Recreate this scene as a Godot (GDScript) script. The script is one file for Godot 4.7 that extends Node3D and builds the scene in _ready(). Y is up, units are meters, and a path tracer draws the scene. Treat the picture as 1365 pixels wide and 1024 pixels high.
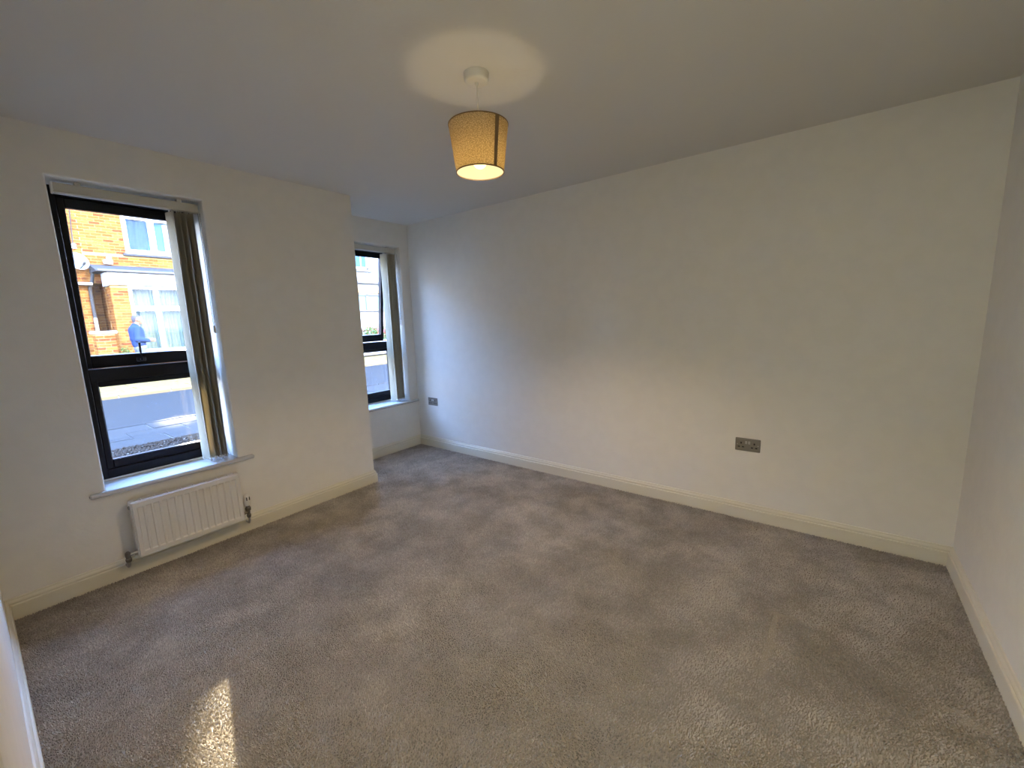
extends Node3D

# ---------- room measurements (metres; far wall is z = 0, floor is y = 0) ----------
const H := 2.4
const RX := 4.2815      # right wall
const ZL := 3.1077      # left wall (the camera stands in its doorway)
const BX := 0.5505      # face of the window wall
const BZ := 1.0035      # where the window wall ends and the recess begins
const W1 := [2.029, 2.682]   # window openings along z
const W2 := [0.115, 0.768]
const OY := [0.53, 2.172]

var M := {}
var taken := {}

# =====================================================================
# helpers
# =====================================================================
func numbered(n: String) -> String:
	if not taken.has(n):
		taken[n] = 0
		return n
	taken[n] += 1
	return "%s_%03d" % [n, taken[n]]

func tag(o: Node, label := "", category := "", group := "", kind := "") -> Node:
	if label != "": o.set_meta("label", label)
	if category != "": o.set_meta("category", category)
	if group != "": o.set_meta("group", group)
	if kind != "": o.set_meta("kind", kind)
	return o

func thing(n: String, at: Vector3, label: String, category: String, group := "", kind := "") -> Node3D:
	var o := Node3D.new()
	o.name = numbered(n)
	add_child(o, true)
	o.position = at
	tag(o, label, category, group, kind)
	return o

func put(n: String, mesh: Mesh, mat: Material, parent: Node = null) -> MeshInstance3D:
	var o := MeshInstance3D.new()
	o.mesh = mesh
	o.material_override = mat
	if parent == null:
		o.name = numbered(n)
		add_child(o, true)
	else:
		o.name = n
		parent.add_child(o, true)
	return o

func mb() -> SurfaceTool:
	var st := SurfaceTool.new()
	st.begin(Mesh.PRIMITIVE_TRIANGLES)
	return st

func tri(st: SurfaceTool, a: Vector3, b: Vector3, c: Vector3, na: Vector3, nb := Vector3.ZERO, nc := Vector3.ZERO) -> void:
	if nb == Vector3.ZERO: nb = na
	if nc == Vector3.ZERO: nc = na
	if (b - a).cross(c - a).dot(na + nb + nc) > 0.0:
		st.set_normal(na); st.add_vertex(a)
		st.set_normal(nc); st.add_vertex(c)
		st.set_normal(nb); st.add_vertex(b)
	else:
		st.set_normal(na); st.add_vertex(a)
		st.set_normal(nb); st.add_vertex(b)
		st.set_normal(nc); st.add_vertex(c)

func quad(st: SurfaceTool, a: Vector3, b: Vector3, c: Vector3, d: Vector3, towards: Vector3) -> void:
	var n := (c - a).cross(d - b)
	if n.length() < 1e-12: return
	n = n.normalized()
	if n.dot(towards) < 0.0: n = -n
	tri(st, a, b, c, n)
	tri(st, a, c, d, n)

# box from corner to corner with chamfered edges
func box(st: SurfaceTool, lo: Vector3, hi: Vector3, bev := 0.0, xf := Transform3D()) -> void:
	var c := (lo + hi) / 2.0
	var h := (hi - lo).abs() / 2.0
	var b := minf(bev, minf(h.x, minf(h.y, h.z)) * 0.9)
	var P := func(sx, sy, sz, ax) -> Vector3:
		var v := Vector3(h.x - b, h.y - b, h.z - b)
		v[ax] += b
		return xf * (c + Vector3(v.x * sx, v.y * sy, v.z * sz))
	for ax in 3:
		var u := (ax + 1) % 3
		var w := (ax + 2) % 3
		for s in [-1, 1]:
			var pts: Array[Vector3] = []
			for k in [[-1, -1], [1, -1], [1, 1], [-1, 1]]:
				var g := [0, 0, 0]
				g[ax] = s; g[u] = k[0]; g[w] = k[1]
				pts.append(P.call(g[0], g[1], g[2], ax))
			var n := Vector3.ZERO
			n[ax] = s
			quad(st, pts[0], pts[1], pts[2], pts[3], xf.basis * n)
	if b <= 0.0: return
	for ax in 3:
		var u := (ax + 1) % 3
		var w := (ax + 2) % 3
		for su in [-1, 1]:
			for sw in [-1, 1]:
				var g0 := [0, 0, 0]
				var g1 := [0, 0, 0]
				g0[ax] = -1; g1[ax] = 1
				g0[u] = su; g1[u] = su; g0[w] = sw; g1[w] = sw
				var n := Vector3.ZERO
				n[u] = su; n[w] = sw
				quad(st, P.call(g0[0], g0[1], g0[2], u), P.call(g1[0], g1[1], g1[2], u), P.call(g1[0], g1[1], g1[2], w), P.call(g0[0], g0[1], g0[2], w), xf.basis * n)
	for sx in [-1, 1]:
		for sy in [-1, 1]:
			for sz in [-1, 1]:
				tri(st, P.call(sx, sy, sz, 0), P.call(sx, sy, sz, 1), P.call(sx, sy, sz, 2), (xf.basis * Vector3(sx, sy, sz)).normalized())

func boxm(lo: Vector3, hi: Vector3, bev := 0.0) -> ArrayMesh:
	var st := mb()
	box(st, lo, hi, bev)
	return st.commit()

# surface of revolution: profile of (radius, height), smooth between points closer than a crease
func lathe(st: SurfaceTool, prof: Array, seg := 32, xf := Transform3D(), smooth := true) -> void:
	var n := prof.size()
	var nn: Array[Vector2] = []
	for i in n - 1:
		var d: Vector2 = prof[i + 1] - prof[i]
		nn.append(Vector2(d.y, -d.x).normalized())
	for i in n - 1:
		var n0 := nn[i]
		var n1 := nn[i]
		if smooth:
			if i > 0 and nn[i - 1].dot(nn[i]) > 0.6: n0 = (nn[i - 1] + nn[i]).normalized()
			if i < n - 2 and nn[i + 1].dot(nn[i]) > 0.6: n1 = (nn[i + 1] + nn[i]).normalized()
		for k in seg:
			var a := TAU * k / seg
			var b := TAU * (k + 1) / seg
			var ca := Vector3(cos(a), 0, sin(a))
			var cb := Vector3(cos(b), 0, sin(b))
			var p: Vector2 = prof[i]
			var q: Vector2 = prof[i + 1]
			var v0 := xf * (ca * p.x + Vector3(0, p.y, 0))
			var v1 := xf * (cb * p.x + Vector3(0, p.y, 0))
			var v2 := xf * (cb * q.x + Vector3(0, q.y, 0))
			var v3 := xf * (ca * q.x + Vector3(0, q.y, 0))
			var m0 := xf.basis * (ca * n0.x + Vector3(0, n0.y, 0))
			var m1 := xf.basis * (cb * n0.x + Vector3(0, n0.y, 0))
			var m2 := xf.basis * (cb * n1.x + Vector3(0, n1.y, 0))
			var m3 := xf.basis * (ca * n1.x + Vector3(0, n1.y, 0))
			if p.x > 1e-6: tri(st, v0, v1, v2, m0, m1, m2)
			if q.x > 1e-6: tri(st, v0, v2, v3, m0, m2, m3)

func tube(st: SurfaceTool, pts: Array, r: float, seg := 8) -> void:
	var n := pts.size()
	var up := Vector3(0.3, 0.9, 0.31).normalized()
	var rings := []
	for i in n:
		var t: Vector3
		if i == 0: t = (pts[1] - pts[0]).normalized()
		elif i == n - 1: t = (pts[i] - pts[i - 1]).normalized()
		else: t = ((pts[i + 1] - pts[i]).normalized() + (pts[i] - pts[i - 1]).normalized()).normalized()
		var x := up.cross(t)
		if x.length() < 0.05: x = Vector3.RIGHT.cross(t)
		x = x.normalized()
		var y := t.cross(x)
		var ring := []
		for k in seg:
			ring.append(x * cos(TAU * k / seg) + y * sin(TAU * k / seg))
		rings.append(ring)
	for i in n - 1:
		for k in seg:
			var l := (k + 1) % seg
			var a: Vector3 = rings[i][k]
			var b: Vector3 = rings[i][l]
			var c: Vector3 = rings[i + 1][l]
			var d: Vector3 = rings[i + 1][k]
			tri(st, pts[i] + a * r, pts[i] + b * r, pts[i + 1] + c * r, a, b, c)
			tri(st, pts[i] + a * r, pts[i + 1] + c * r, pts[i + 1] + d * r, a, c, d)
	for e in [[0, 1], [n - 1, n - 2]]:
		var out: Vector3 = (pts[e[0]] - pts[e[1]]).normalized()
		for k in range(1, seg - 1):
			tri(st, pts[e[0]] + rings[e[0]][0] * r, pts[e[0]] + rings[e[0]][k] * r, pts[e[0]] + rings[e[0]][k + 1] * r, out)

# profile (offset from the wall, height) run along a wall from a to b; ends mitred by ea, eb
func run_profile(st: SurfaceTool, prof: Array, a: Vector3, b: Vector3, out: Vector3, ea := 0.0, eb := 0.0) -> void:
	var t := (b - a).normalized()
	for i in prof.size() - 1:
		var p: Vector2 = prof[i]
		var q: Vector2 = prof[i + 1]
		var d := q - p
		var n := (out * d.y + Vector3.UP * -d.x).normalized()
		var a0 := a + out * p.x + Vector3.UP * p.y + t * (ea * p.x)
		var a1 := a + out * q.x + Vector3.UP * q.y + t * (ea * q.x)
		var b0 := b + out * p.x + Vector3.UP * p.y - t * (eb * p.x)
		var b1 := b + out * q.x + Vector3.UP * q.y - t * (eb * q.x)
		quad(st, a0, b0, b1, a1, n)

func mat(c: Color, rough := 0.8, metal := 0.0, spec := 0.5) -> StandardMaterial3D:
	var m := StandardMaterial3D.new()
	m.albedo_color = c.linear_to_srgb()
	m.roughness = rough
	m.metallic = metal
	m.metallic_specular = spec
	return m

func noise_tex(seed_: int, freq: float, oct := 4, size := 512, normal := false, strength := 4.0, ramp: Gradient = null) -> NoiseTexture2D:
	var f := FastNoiseLite.new()
	f.seed = seed_
	f.frequency = freq
	f.fractal_octaves = oct
	f.noise_type = FastNoiseLite.TYPE_SIMPLEX_SMOOTH
	var t := NoiseTexture2D.new()
	t.width = size; t.height = size
	t.seamless = true
	t.noise = f
	t.as_normal_map = normal
	t.bump_strength = strength
	if ramp != null: t.color_ramp = ramp
	return t

func ramp(a: Color, b: Color, lo := 0.0, hi := 1.0) -> Gradient:
	var g := Gradient.new()
	g.offsets = PackedFloat32Array([lo, hi])
	g.colors = PackedColorArray([a.linear_to_srgb(), b.linear_to_srgb()])
	return g

func bumpy(m: StandardMaterial3D, t: Texture2D, scale_: float, depth: float) -> StandardMaterial3D:
	m.uv1_triplanar = true
	m.uv1_world_triplanar = true
	m.uv1_scale = Vector3.ONE * scale_
	m.normal_enabled = true
	m.normal_texture = t
	m.normal_scale = depth
	return m

func tinted(m: StandardMaterial3D, t: Texture2D) -> StandardMaterial3D:
	m.albedo_color = Color.WHITE
	m.albedo_texture = t
	return m

# =====================================================================
func _ready() -> void:
	# ---------------- camera ----------------
	var cam := Camera3D.new()
	cam.name = "camera"
	cam.position = Vector3(3.6905, 1.4050, 3.0607)
	cam.rotation_order = EULER_ORDER_YXZ
	cam.rotation = Vector3(-0.1583, 0.6540, -0.0328)
	cam.fov = rad_to_deg(2.0 * atan(512.0 / 559.69))
	cam.near = 0.02
	cam.far = 200.0
	add_child(cam)
	cam.current = true
	# ---------------- sky and exposure ----------------
	var env := Environment.new()
	var sky := Sky.new()
	var ps := ProceduralSkyMaterial.new()
	ps.sky_top_color = Color(0.22, 0.40, 0.84).linear_to_srgb()
	ps.sky_horizon_color = Color(0.78, 0.83, 0.92).linear_to_srgb()
	ps.ground_bottom_color = Color(0.18, 0.17, 0.16).linear_to_srgb()
	ps.ground_horizon_color = Color(0.4, 0.42, 0.45).linear_to_srgb()
	ps.sky_energy_multiplier = 5.5
	ps.sun_angle_max = 1.0
	sky.sky_material = ps
	env.background_mode = Environment.BG_SKY
	env.sky = sky
	env.tonemap_mode = Environment.TONE_MAPPER_LINEAR
	env.tonemap_exposure = 1.07
	env.sdfgi_enabled = true
	env.ssao_enabled = true
	env.ssil_enabled = true
	var we := WorldEnvironment.new()
	we.name = "world_environment"
	we.environment = env
	add_child(we)
	# ---------------- sun (behind this building, on the houses over the road) ----------------
	var travel := Vector3(-0.960, -0.424, 0.277).normalized()
	var sun := DirectionalLight3D.new()
	sun.name = "sun"
	sun.light_color = Color(1.0, 0.90, 0.74)
	sun.light_energy = 4.6
	sun.light_angular_distance = 0.5
	sun.shadow_enabled = true
	add_child(sun)
	sun.look_at_from_position(Vector3.ZERO, travel, Vector3.UP)
	# sunlight thrown back across the road by the window panes opposite
	spot("window_reflection", Vector3(-12.40, 6.03, -1.497), Vector3(0.55, 0.85, 1.80), 2.22, 3600.0, 0.3)
	spot("window_reflection", Vector3(-12.35, 3.62, -1.10), Vector3(-4.5, 0.0, 1.10), 2.2, 4800.0, 1.0)
	spot("window_reflection", Vector3(-12.35, 1.75, 0.0), Vector3(-8.1, 0.0, 1.15), 2.4, 300.0, 1.0)

	materials()
	room()
	for w in [[W1, BX, 1], [W2, 0.0, 2]]: window(w[0], w[1], w[2])
	carpet()
	blind(W1, BX, "cream vertical blind drawn aside in the near window above the radiator", 8)
	blind(W2, 0.0, "cream vertical blind drawn aside in the recessed window by the corner", 7)
	radiator()
	pendant()
	socket(Vector3(3.292, 0.52, 0), "double metal power socket on the far wall, nearer the right corner")
	socket(Vector3(0.248, 0.518, 0), "double metal power socket on the far wall beside the recessed window")
	hallway()
	street()
	brick_house()
	white_house()
	added_cream_house()
	front_garden()
	person()

func spot(n: String, at: Vector3, to: Vector3, angle: float, energy: float, soft: float) -> void:
	var s := SpotLight3D.new()
	s.name = numbered(n)
	s.light_color = Color(1.0, 0.96, 0.86)
	s.light_energy = energy
	s.spot_range = 60.0
	s.spot_attenuation = 2.0
	s.spot_angle = angle
	s.spot_angle_attenuation = soft
	s.light_size = 0.05
	s.shadow_enabled = true
	add_child(s)
	s.look_at_from_position(at, to, Vector3.UP)

func materials() -> void:
	var plaster_n := noise_tex(3, 0.03, 5, 512, true, 3.0)
	M.wall = bumpy(mat(Color(0.74, 0.70, 0.62), 0.85, 0.0, 0.3), plaster_n, 1.6, 0.12)
	tinted(M.wall, noise_tex(5, 0.008, 4, 512, false, 1.0, ramp(Color(0.850, 0.815, 0.740), Color(0.870, 0.835, 0.760), 0.25, 0.75)))
	M.ceiling = bumpy(mat(Color(0.75, 0.725, 0.67), 0.9, 0.0, 0.2), plaster_n, 1.6, 0.12)
	M.gloss_white = mat(Color(0.76, 0.71, 0.57), 0.45)
	M.sill = mat(Color(0.60, 0.60, 0.59), 0.22, 0.0, 0.6)
	M.frame = mat(Color(0.006, 0.006, 0.0075), 0.42, 0.0, 0.3)
	M.gasket = mat(Color(0.01, 0.01, 0.01), 0.7)
	M.bead = mat(Color(0.75, 0.73, 0.68), 0.5)
	M.glass = mat(Color(0.9, 0.95, 1.0), 0.0)
	M.glass.transparency = BaseMaterial3D.TRANSPARENCY_ALPHA
	M.glass.albedo_color = Color(0.95, 0.98, 1.0, 0.02)
	M.rail = mat(Color(0.60, 0.56, 0.46), 0.4)
	M.vane = mat(Color(0.44, 0.39, 0.28), 0.9, 0.0, 0.2)
	M.vane.backlight_enabled = true
	M.vane.backlight = Color(0.12, 0.10, 0.06)
	M.white_plastic = mat(Color(0.78, 0.76, 0.70), 0.4)
	M.radiator = mat(Color(0.74, 0.70, 0.62), 0.35)
	M.radiator_dark = mat(Color(0.30, 0.29, 0.27), 0.6)
	M.chrome = mat(Color(0.55, 0.53, 0.50), 0.28, 1.0)
	M.dull_metal = mat(Color(0.20, 0.18, 0.16), 0.45, 0.9)
	M.steel = mat(Color(0.27, 0.25, 0.22), 0.42, 0.85)
	M.black = mat(Color(0.012, 0.011, 0.010), 0.5)
	M.linen = mat(Color(0.50, 0.38, 0.22), 0.95, 0.0, 0.1)
	tinted(M.linen, noise_tex(12, 0.07, 3, 512, false, 1.0, ramp(Color(0.36, 0.28, 0.17), Color(0.78, 0.66, 0.49), 0.3, 0.7)))
	M.linen.uv1_triplanar = true
	M.linen.uv1_scale = Vector3(5, 5, 5)
	M.linen.backlight_enabled = true
	M.linen.backlight = Color(1.0, 0.95, 0.80)
	M.lining = mat(Color(0.78, 0.76, 0.67), 0.7)
	M.lining.backlight_enabled = true
	M.lining.backlight = Color(1.0, 0.95, 0.80)
	M.trim = mat(Color(0.20, 0.13, 0.065), 0.8)
	M.bulb = mat(Color(0.9, 0.9, 0.85), 0.4)
	M.bulb.emission_enabled = true
	M.bulb.emission = Color(1.0, 0.88, 0.66)
	M.bulb.emission_energy_multiplier = 2.2
	M.cord = mat(Color(0.76, 0.74, 0.68), 0.5)

# =====================================================================
# the room
# =====================================================================
func structure(n: String, mesh: Mesh, m: Material, label: String, category: String) -> MeshInstance3D:
	var o := put(n, mesh, m)
	tag(o, label, category, "", "structure")
	return o

# a wall across x with one opening whose room-side edges are rounded
func wall_opening(xf: float, xb: float, z0: float, z1: float, y0: float, y1: float, oz: Array, oy: Array) -> ArrayMesh:
	var st := mb()
	var r := 0.010
	var a: float = oz[0]
	var b: float = oz[1]
	var c: float = oy[0]
	var d: float = oy[1]
	for f in [[xf, 1.0, r], [xb, -1.0, 0.0]]:
		var x: float = f[0]
		var n := Vector3(f[1], 0, 0)
		var e: float = f[2]
		quad(st, Vector3(x, y0, z0), Vector3(x, y1, z0), Vector3(x, y1, a - e), Vector3(x, y0, a - e), n)
		quad(st, Vector3(x, y0, b + e), Vector3(x, y1, b + e), Vector3(x, y1, z1), Vector3(x, y0, z1), n)
		quad(st, Vector3(x, y0, a - e), Vector3(x, c, a - e), Vector3(x, c, b + e), Vector3(x, y0, b + e), n)
		quad(st, Vector3(x, d + e, a - e), Vector3(x, y1, a - e), Vector3(x, y1, b + e), Vector3(x, d + e, b + e), n)
	# reveals
	quad(st, Vector3(xf - r, c, a), Vector3(xf - r, d, a), Vector3(xb, d, a), Vector3(xb, c, a), Vector3(0, 0, 1))
	quad(st, Vector3(xf - r, c, b), Vector3(xf - r, d, b), Vector3(xb, d, b), Vector3(xb, c, b), Vector3(0, 0, -1))
	quad(st, Vector3(xf - r, d, a), Vector3(xf - r, d, b), Vector3(xb, d, b), Vector3(xb, d, a), Vector3(0, -1, 0))
	quad(st, Vector3(xf - r, c, a), Vector3(xf - r, c, b), Vector3(xb, c, b), Vector3(xb, c, a), Vector3(0, 1, 0))
	# rounded arrises: quarter circles from the face into the reveal
	var k := 5
	for i in k:
		var t0 := PI / 2 * i / k
		var t1 := PI / 2 * (i + 1) / k
		var x0 := xf - r + r * cos(t0)
		var x1 := xf - r + r * cos(t1)
		var e0 := r - r * sin(t0)
		var e1 := r - r * sin(t1)
		for s in [[a, -1.0], [b, 1.0]]:
			var zz: float = s[0]
			var sg: float = s[1]
			var n0 := Vector3(cos(t0), 0, -sg * sin(t0))
			var n1 := Vector3(cos(t1), 0, -sg * sin(t1))
			var p0 := Vector3(x0, c, zz + sg * e0)
			var p1 := Vector3(x1, c, zz + sg * e1)
			var q0 := Vector3(x0, d + e0, zz + sg * e0)
			var q1 := Vector3(x1, d + e1, zz + sg * e1)
			tri(st, p0, p1, q1, n0, n1, n1)
			tri(st, p0, q1, q0, n0, n1, n0)
		var m0 := Vector3(cos(t0), -sin(t0), 0)
		var m1 := Vector3(cos(t1), -sin(t1), 0)
		var u0 := Vector3(x0, d + e0, a - e0)
		var u1 := Vector3(x1, d + e1, a - e1)
		var v0 := Vector3(x0, d + e0, b + e0)
		var v1 := Vector3(x1, d + e1, b + e1)
		tri(st, u0, u1, v1, m0, m1, m1)
		tri(st, u0, v1, v0, m0, m1, m0)
	# outer ends
	quad(st, Vector3(xf, y0, z0), Vector3(xf, y1, z0), Vector3(xb, y1, z0), Vector3(xb, y0, z0), Vector3(0, 0, -1))
	quad(st, Vector3(xf, y0, z1), Vector3(xf, y1, z1), Vector3(xb, y1, z1), Vector3(xb, y0, z1), Vector3(0, 0, 1))
	quad(st, Vector3(xf, y1, z0), Vector3(xf, y1, z1), Vector3(xb, y1, z1), Vector3(xb, y1, z0), Vector3(0, 1, 0))
	quad(st, Vector3(xf, y0, z0), Vector3(xf, y0, z1), Vector3(xb, y0, z1), Vector3(xb, y0, z0), Vector3(0, -1, 0))
	return st.commit()

func room() -> void:
	structure("floor", boxm(Vector3(-0.34, -0.2, -0.2), Vector3(RX + 0.2, -0.012, ZL + 1.6)), M.radiator_dark, "concrete floor slab under the carpet", "floor")
	structure("ceiling", boxm(Vector3(-0.34, H, -0.2), Vector3(RX + 0.2, H + 0.2, ZL + 1.6)), M.ceiling, "matt white ceiling above the empty room", "ceiling")
	structure("wall_far", boxm(Vector3(-0.34, -0.2, -0.2), Vector3(RX + 0.2, H, 0)), M.wall, "long plain off-white wall carrying two metal sockets", "wall")
	structure("wall_right", boxm(Vector3(RX, -0.2, 0), Vector3(RX + 0.2, H, ZL + 1.6)), M.wall, "plain off-white wall at the right edge of the room", "wall")
	structure("wall_window", wall_opening(BX, BX - 0.32, BZ, ZL + 0.12, -0.2, H, W1, [0.507, 2.172]), M.wall, "off-white wall with the near window and the radiator", "wall")
	structure("wall_recess", wall_opening(0, -0.32, 0.0, BZ + 0.3, -0.2, H, W2, [0.507, 2.165]), M.wall, "narrow off-white wall of the recess holding the second window", "wall")
	structure("wall_return", boxm(Vector3(0.0, -0.2, BZ), Vector3(BX - 0.32, H, BZ + 0.3)), M.wall, "short return wall between the window wall and the recess", "wall")
	# left wall with the doorway that the photograph is taken from
	var st := mb()
	box(st, Vector3(BX, -0.2, ZL), Vector3(3.12, H, ZL + 0.12))
	box(st, Vector3(3.98, -0.2, ZL), Vector3(RX, H, ZL + 0.12))
	box(st, Vector3(3.12, 2.05, ZL), Vector3(3.98, H, ZL + 0.12))
	structure("wall_left", st.commit(), M.wall, "off-white wall at the left edge, with the doorway to the hall", "wall")
	st = mb()
	for z in [ZL - 0.014, ZL + 0.12]:
		box(st, Vector3(3.06, -0.01, z), Vector3(3.13, 2.11, z + 0.014), 0.003)
		box(st, Vector3(3.97, -0.01, z), Vector3(4.04, 2.11, z + 0.014), 0.003)
		box(st, Vector3(3.13, 2.04, z), Vector3(3.97, 2.11, z + 0.014), 0.003)
	structure("door_1", st.commit(), M.gloss_white, "cream painted architrave round the open doorway behind the viewer", "door frame")
	# skirting
	var prof := [Vector2(0.0188, -0.012), Vector2(0.0188, 0.078), Vector2(0.0170, 0.0815), Vector2(0.0115, 0.0825), Vector2(0.0115, 0.0865), Vector2(0.0128, 0.092), Vector2(0.0105, 0.0985), Vector2(0.0075, 0.103), Vector2(0.0065, 0.1045), Vector2(0.0065, 0.108), Vector2(0.0050, 0.112), Vector2(0.0030, 0.113), Vector2(0, 0.113)]
	var runs := [
		["far", Vector3(0, 0, 0), Vector3(RX, 0, 0), Vector3(0, 0, 1), 1.0, 1.0, "cream moulded skirting board along the far wall"],
		["right", Vector3(RX, 0, 0), Vector3(RX, 0, ZL), Vector3(-1, 0, 0), 1.0, 1.0, "cream moulded skirting board along the right wall"],
		["window", Vector3(BX, 0, BZ), Vector3(BX, 0, ZL), Vector3(1, 0, 0), -1.0, 1.0, "cream moulded skirting board under the radiator"],
		["recess", Vector3(0, 0, 0), Vector3(0, 0, BZ), Vector3(1, 0, 0), 1.0, 1.0, "short cream skirting board under the recessed window"],
		["return", Vector3(0, 0, BZ), Vector3(BX, 0, BZ), Vector3(0, 0, -1), 1.0, -1.0, "cream skirting board on the return of the recess"],
		["left", Vector3(BX, 0, ZL), Vector3(3.06, 0, ZL), Vector3(0, 0, -1), 1.0, 0.0, "cream skirting board along the left wall"],
	]
	for r in runs:
		st = mb()
		run_profile(st, prof, r[1], r[2], r[3], r[4], r[5])
		structure("baseboard_" + r[0], st.commit(), M.gloss_white, r[6], "skirting board")

func window(oz: Array, face: float, idx: int) -> void:
	var which: String = ["", "black-framed window above the radiator, its top light tilted out", "black-framed window in the recess beside the far wall"][idx]
	var root := thing("window_%d" % idx, Vector3(face, 0, 0), which, "window", "", "structure")
	var z0: float = oz[0]
	var z1: float = oz[1]
	var xi := -0.20          # room face of the frame
	var xo := -0.27
	var yb := 0.53
	var yt := 2.172
	# outer frame
	var st := mb()
	box(st, Vector3(xo, yb + 0.004, z0), Vector3(xi, yt, z0 + 0.047), 0.003)
	box(st, Vector3(xo, yb + 0.004, z1 - 0.047), Vector3(xi, yt, z1), 0.003)
	box(st, Vector3(xo, yb + 0.004, z0 + 0.045), Vector3(xi, yb + 0.064, z1 - 0.045), 0.003)
	box(st, Vector3(xo, yt - 0.050, z0 + 0.045), Vector3(xi, yt, z1 - 0.045), 0.003)
	put("window_frame", st.commit(), M.frame, root)
	put("transom", boxm(Vector3(xo, 1.112, z0 + 0.045), Vector3(xi, 1.186, z1 - 0.045), 0.003), M.frame, root)
	# glazing beads of the fixed lower light
	st = mb()
	var bx := [xo + 0.012, xi - 0.012]
	box(st, Vector3(bx[0], yb + 0.062, z0 + 0.046), Vector3(bx[1], 1.114, z0 + 0.080), 0.006)
	box(st, Vector3(bx[0], yb + 0.062, z1 - 0.080), Vector3(bx[1], 1.114, z1 - 0.046), 0.006)
	box(st, Vector3(bx[0], yb + 0.062, z0 + 0.078), Vector3(bx[1], 0.645, z1 - 0.078), 0.006)
	box(st, Vector3(bx[0], 1.080, z0 + 0.078), Vector3(bx[1], 1.114, z1 - 0.078), 0.006)
	put("glazing_bead", st.commit(), M.frame, root)
	put("pane", boxm(Vector3(xo + 0.02, 0.640, z0 + 0.076), Vector3(xo + 0.026, 1.085, z1 - 0.076)), M.glass, root)
	# top-hung sash, tilted outwards at the foot
	var tilt := deg_to_rad([0.0, 5.2, 6.8][idx])
	var xf := Transform3D(Basis(Vector3(0, 0, 1), -tilt), Vector3(xi - 0.012, 2.118, 0))
	var L := 0.938
	st = mb()
	var sx0 := -0.052
	box(st, Vector3(sx0, -L, z0 + 0.049), Vector3(0, 0, z0 + 0.080), 0.004, xf)
	box(st, Vector3(sx0, -L, z1 - 0.080), Vector3(0, 0, z1 - 0.049), 0.004, xf)
	box(st, Vector3(sx0, -L, z0 + 0.078), Vector3(0, -L + 0.074, z1 - 0.078), 0.004, xf)
	box(st, Vector3(sx0, -0.052, z0 + 0.078), Vector3(0, 0, z1 - 0.078), 0.004, xf)
	var sash := put("opening_sash", st.commit(), M.frame, root)
	st = mb()
	box(st, Vector3(-0.030, -L + 0.070, z0 + 0.076), Vector3(-0.024, -0.048, z1 - 0.076), 0.0, xf)
	put("pane", st.commit(), M.glass, sash)
	# handle: rose, neck and a lever standing up
	var hz := (z0 + z1) / 2 + 0.028
	st = mb()
	box(st, Vector3(0.0, -L + 0.024, hz - 0.026), Vector3(0.012, -L + 0.052, hz + 0.020), 0.004, xf)
	tube(st, [xf * Vector3(0.008, -L + 0.038, hz), xf * Vector3(0.040, -L + 0.038, hz), xf * Vector3(0.050, -L + 0.044, hz + 0.003), xf * Vector3(0.052, -L + 0.100, hz + 0.006), xf * Vector3(0.052, -L + 0.148, hz + 0.006)], 0.0065, 8)
	put("window_handle", st.commit(), M.black, sash)
	# sealant bead and board
	put("sealant_bead", boxm(Vector3(xi, yb, z0), Vector3(xi + 0.012, yb + 0.012, z1), 0.004), M.bead, root)
	var h0 := z0 - 0.092
	var h1 := z1 + 0.070
	if idx == 2:
		h0 = 0.004
		h1 = z1 + 0.070
	st = mb()
	box(st, Vector3(xi - 0.01, yb - 0.0225, z0), Vector3(0.008, yb, z1))
	box(st, Vector3(0.0, yb - 0.026, h0), Vector3(0.030, yb, h1), 0.007)
	put("window_sill", st.commit(), M.sill, root)
	# outside: metal drip sill
	put("outer_sill", boxm(Vector3(-0.40, yb - 0.02, z0 - 0.02), Vector3(xo + 0.01, yb + 0.004, z1 + 0.02), 0.004), M.frame, root)

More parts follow.
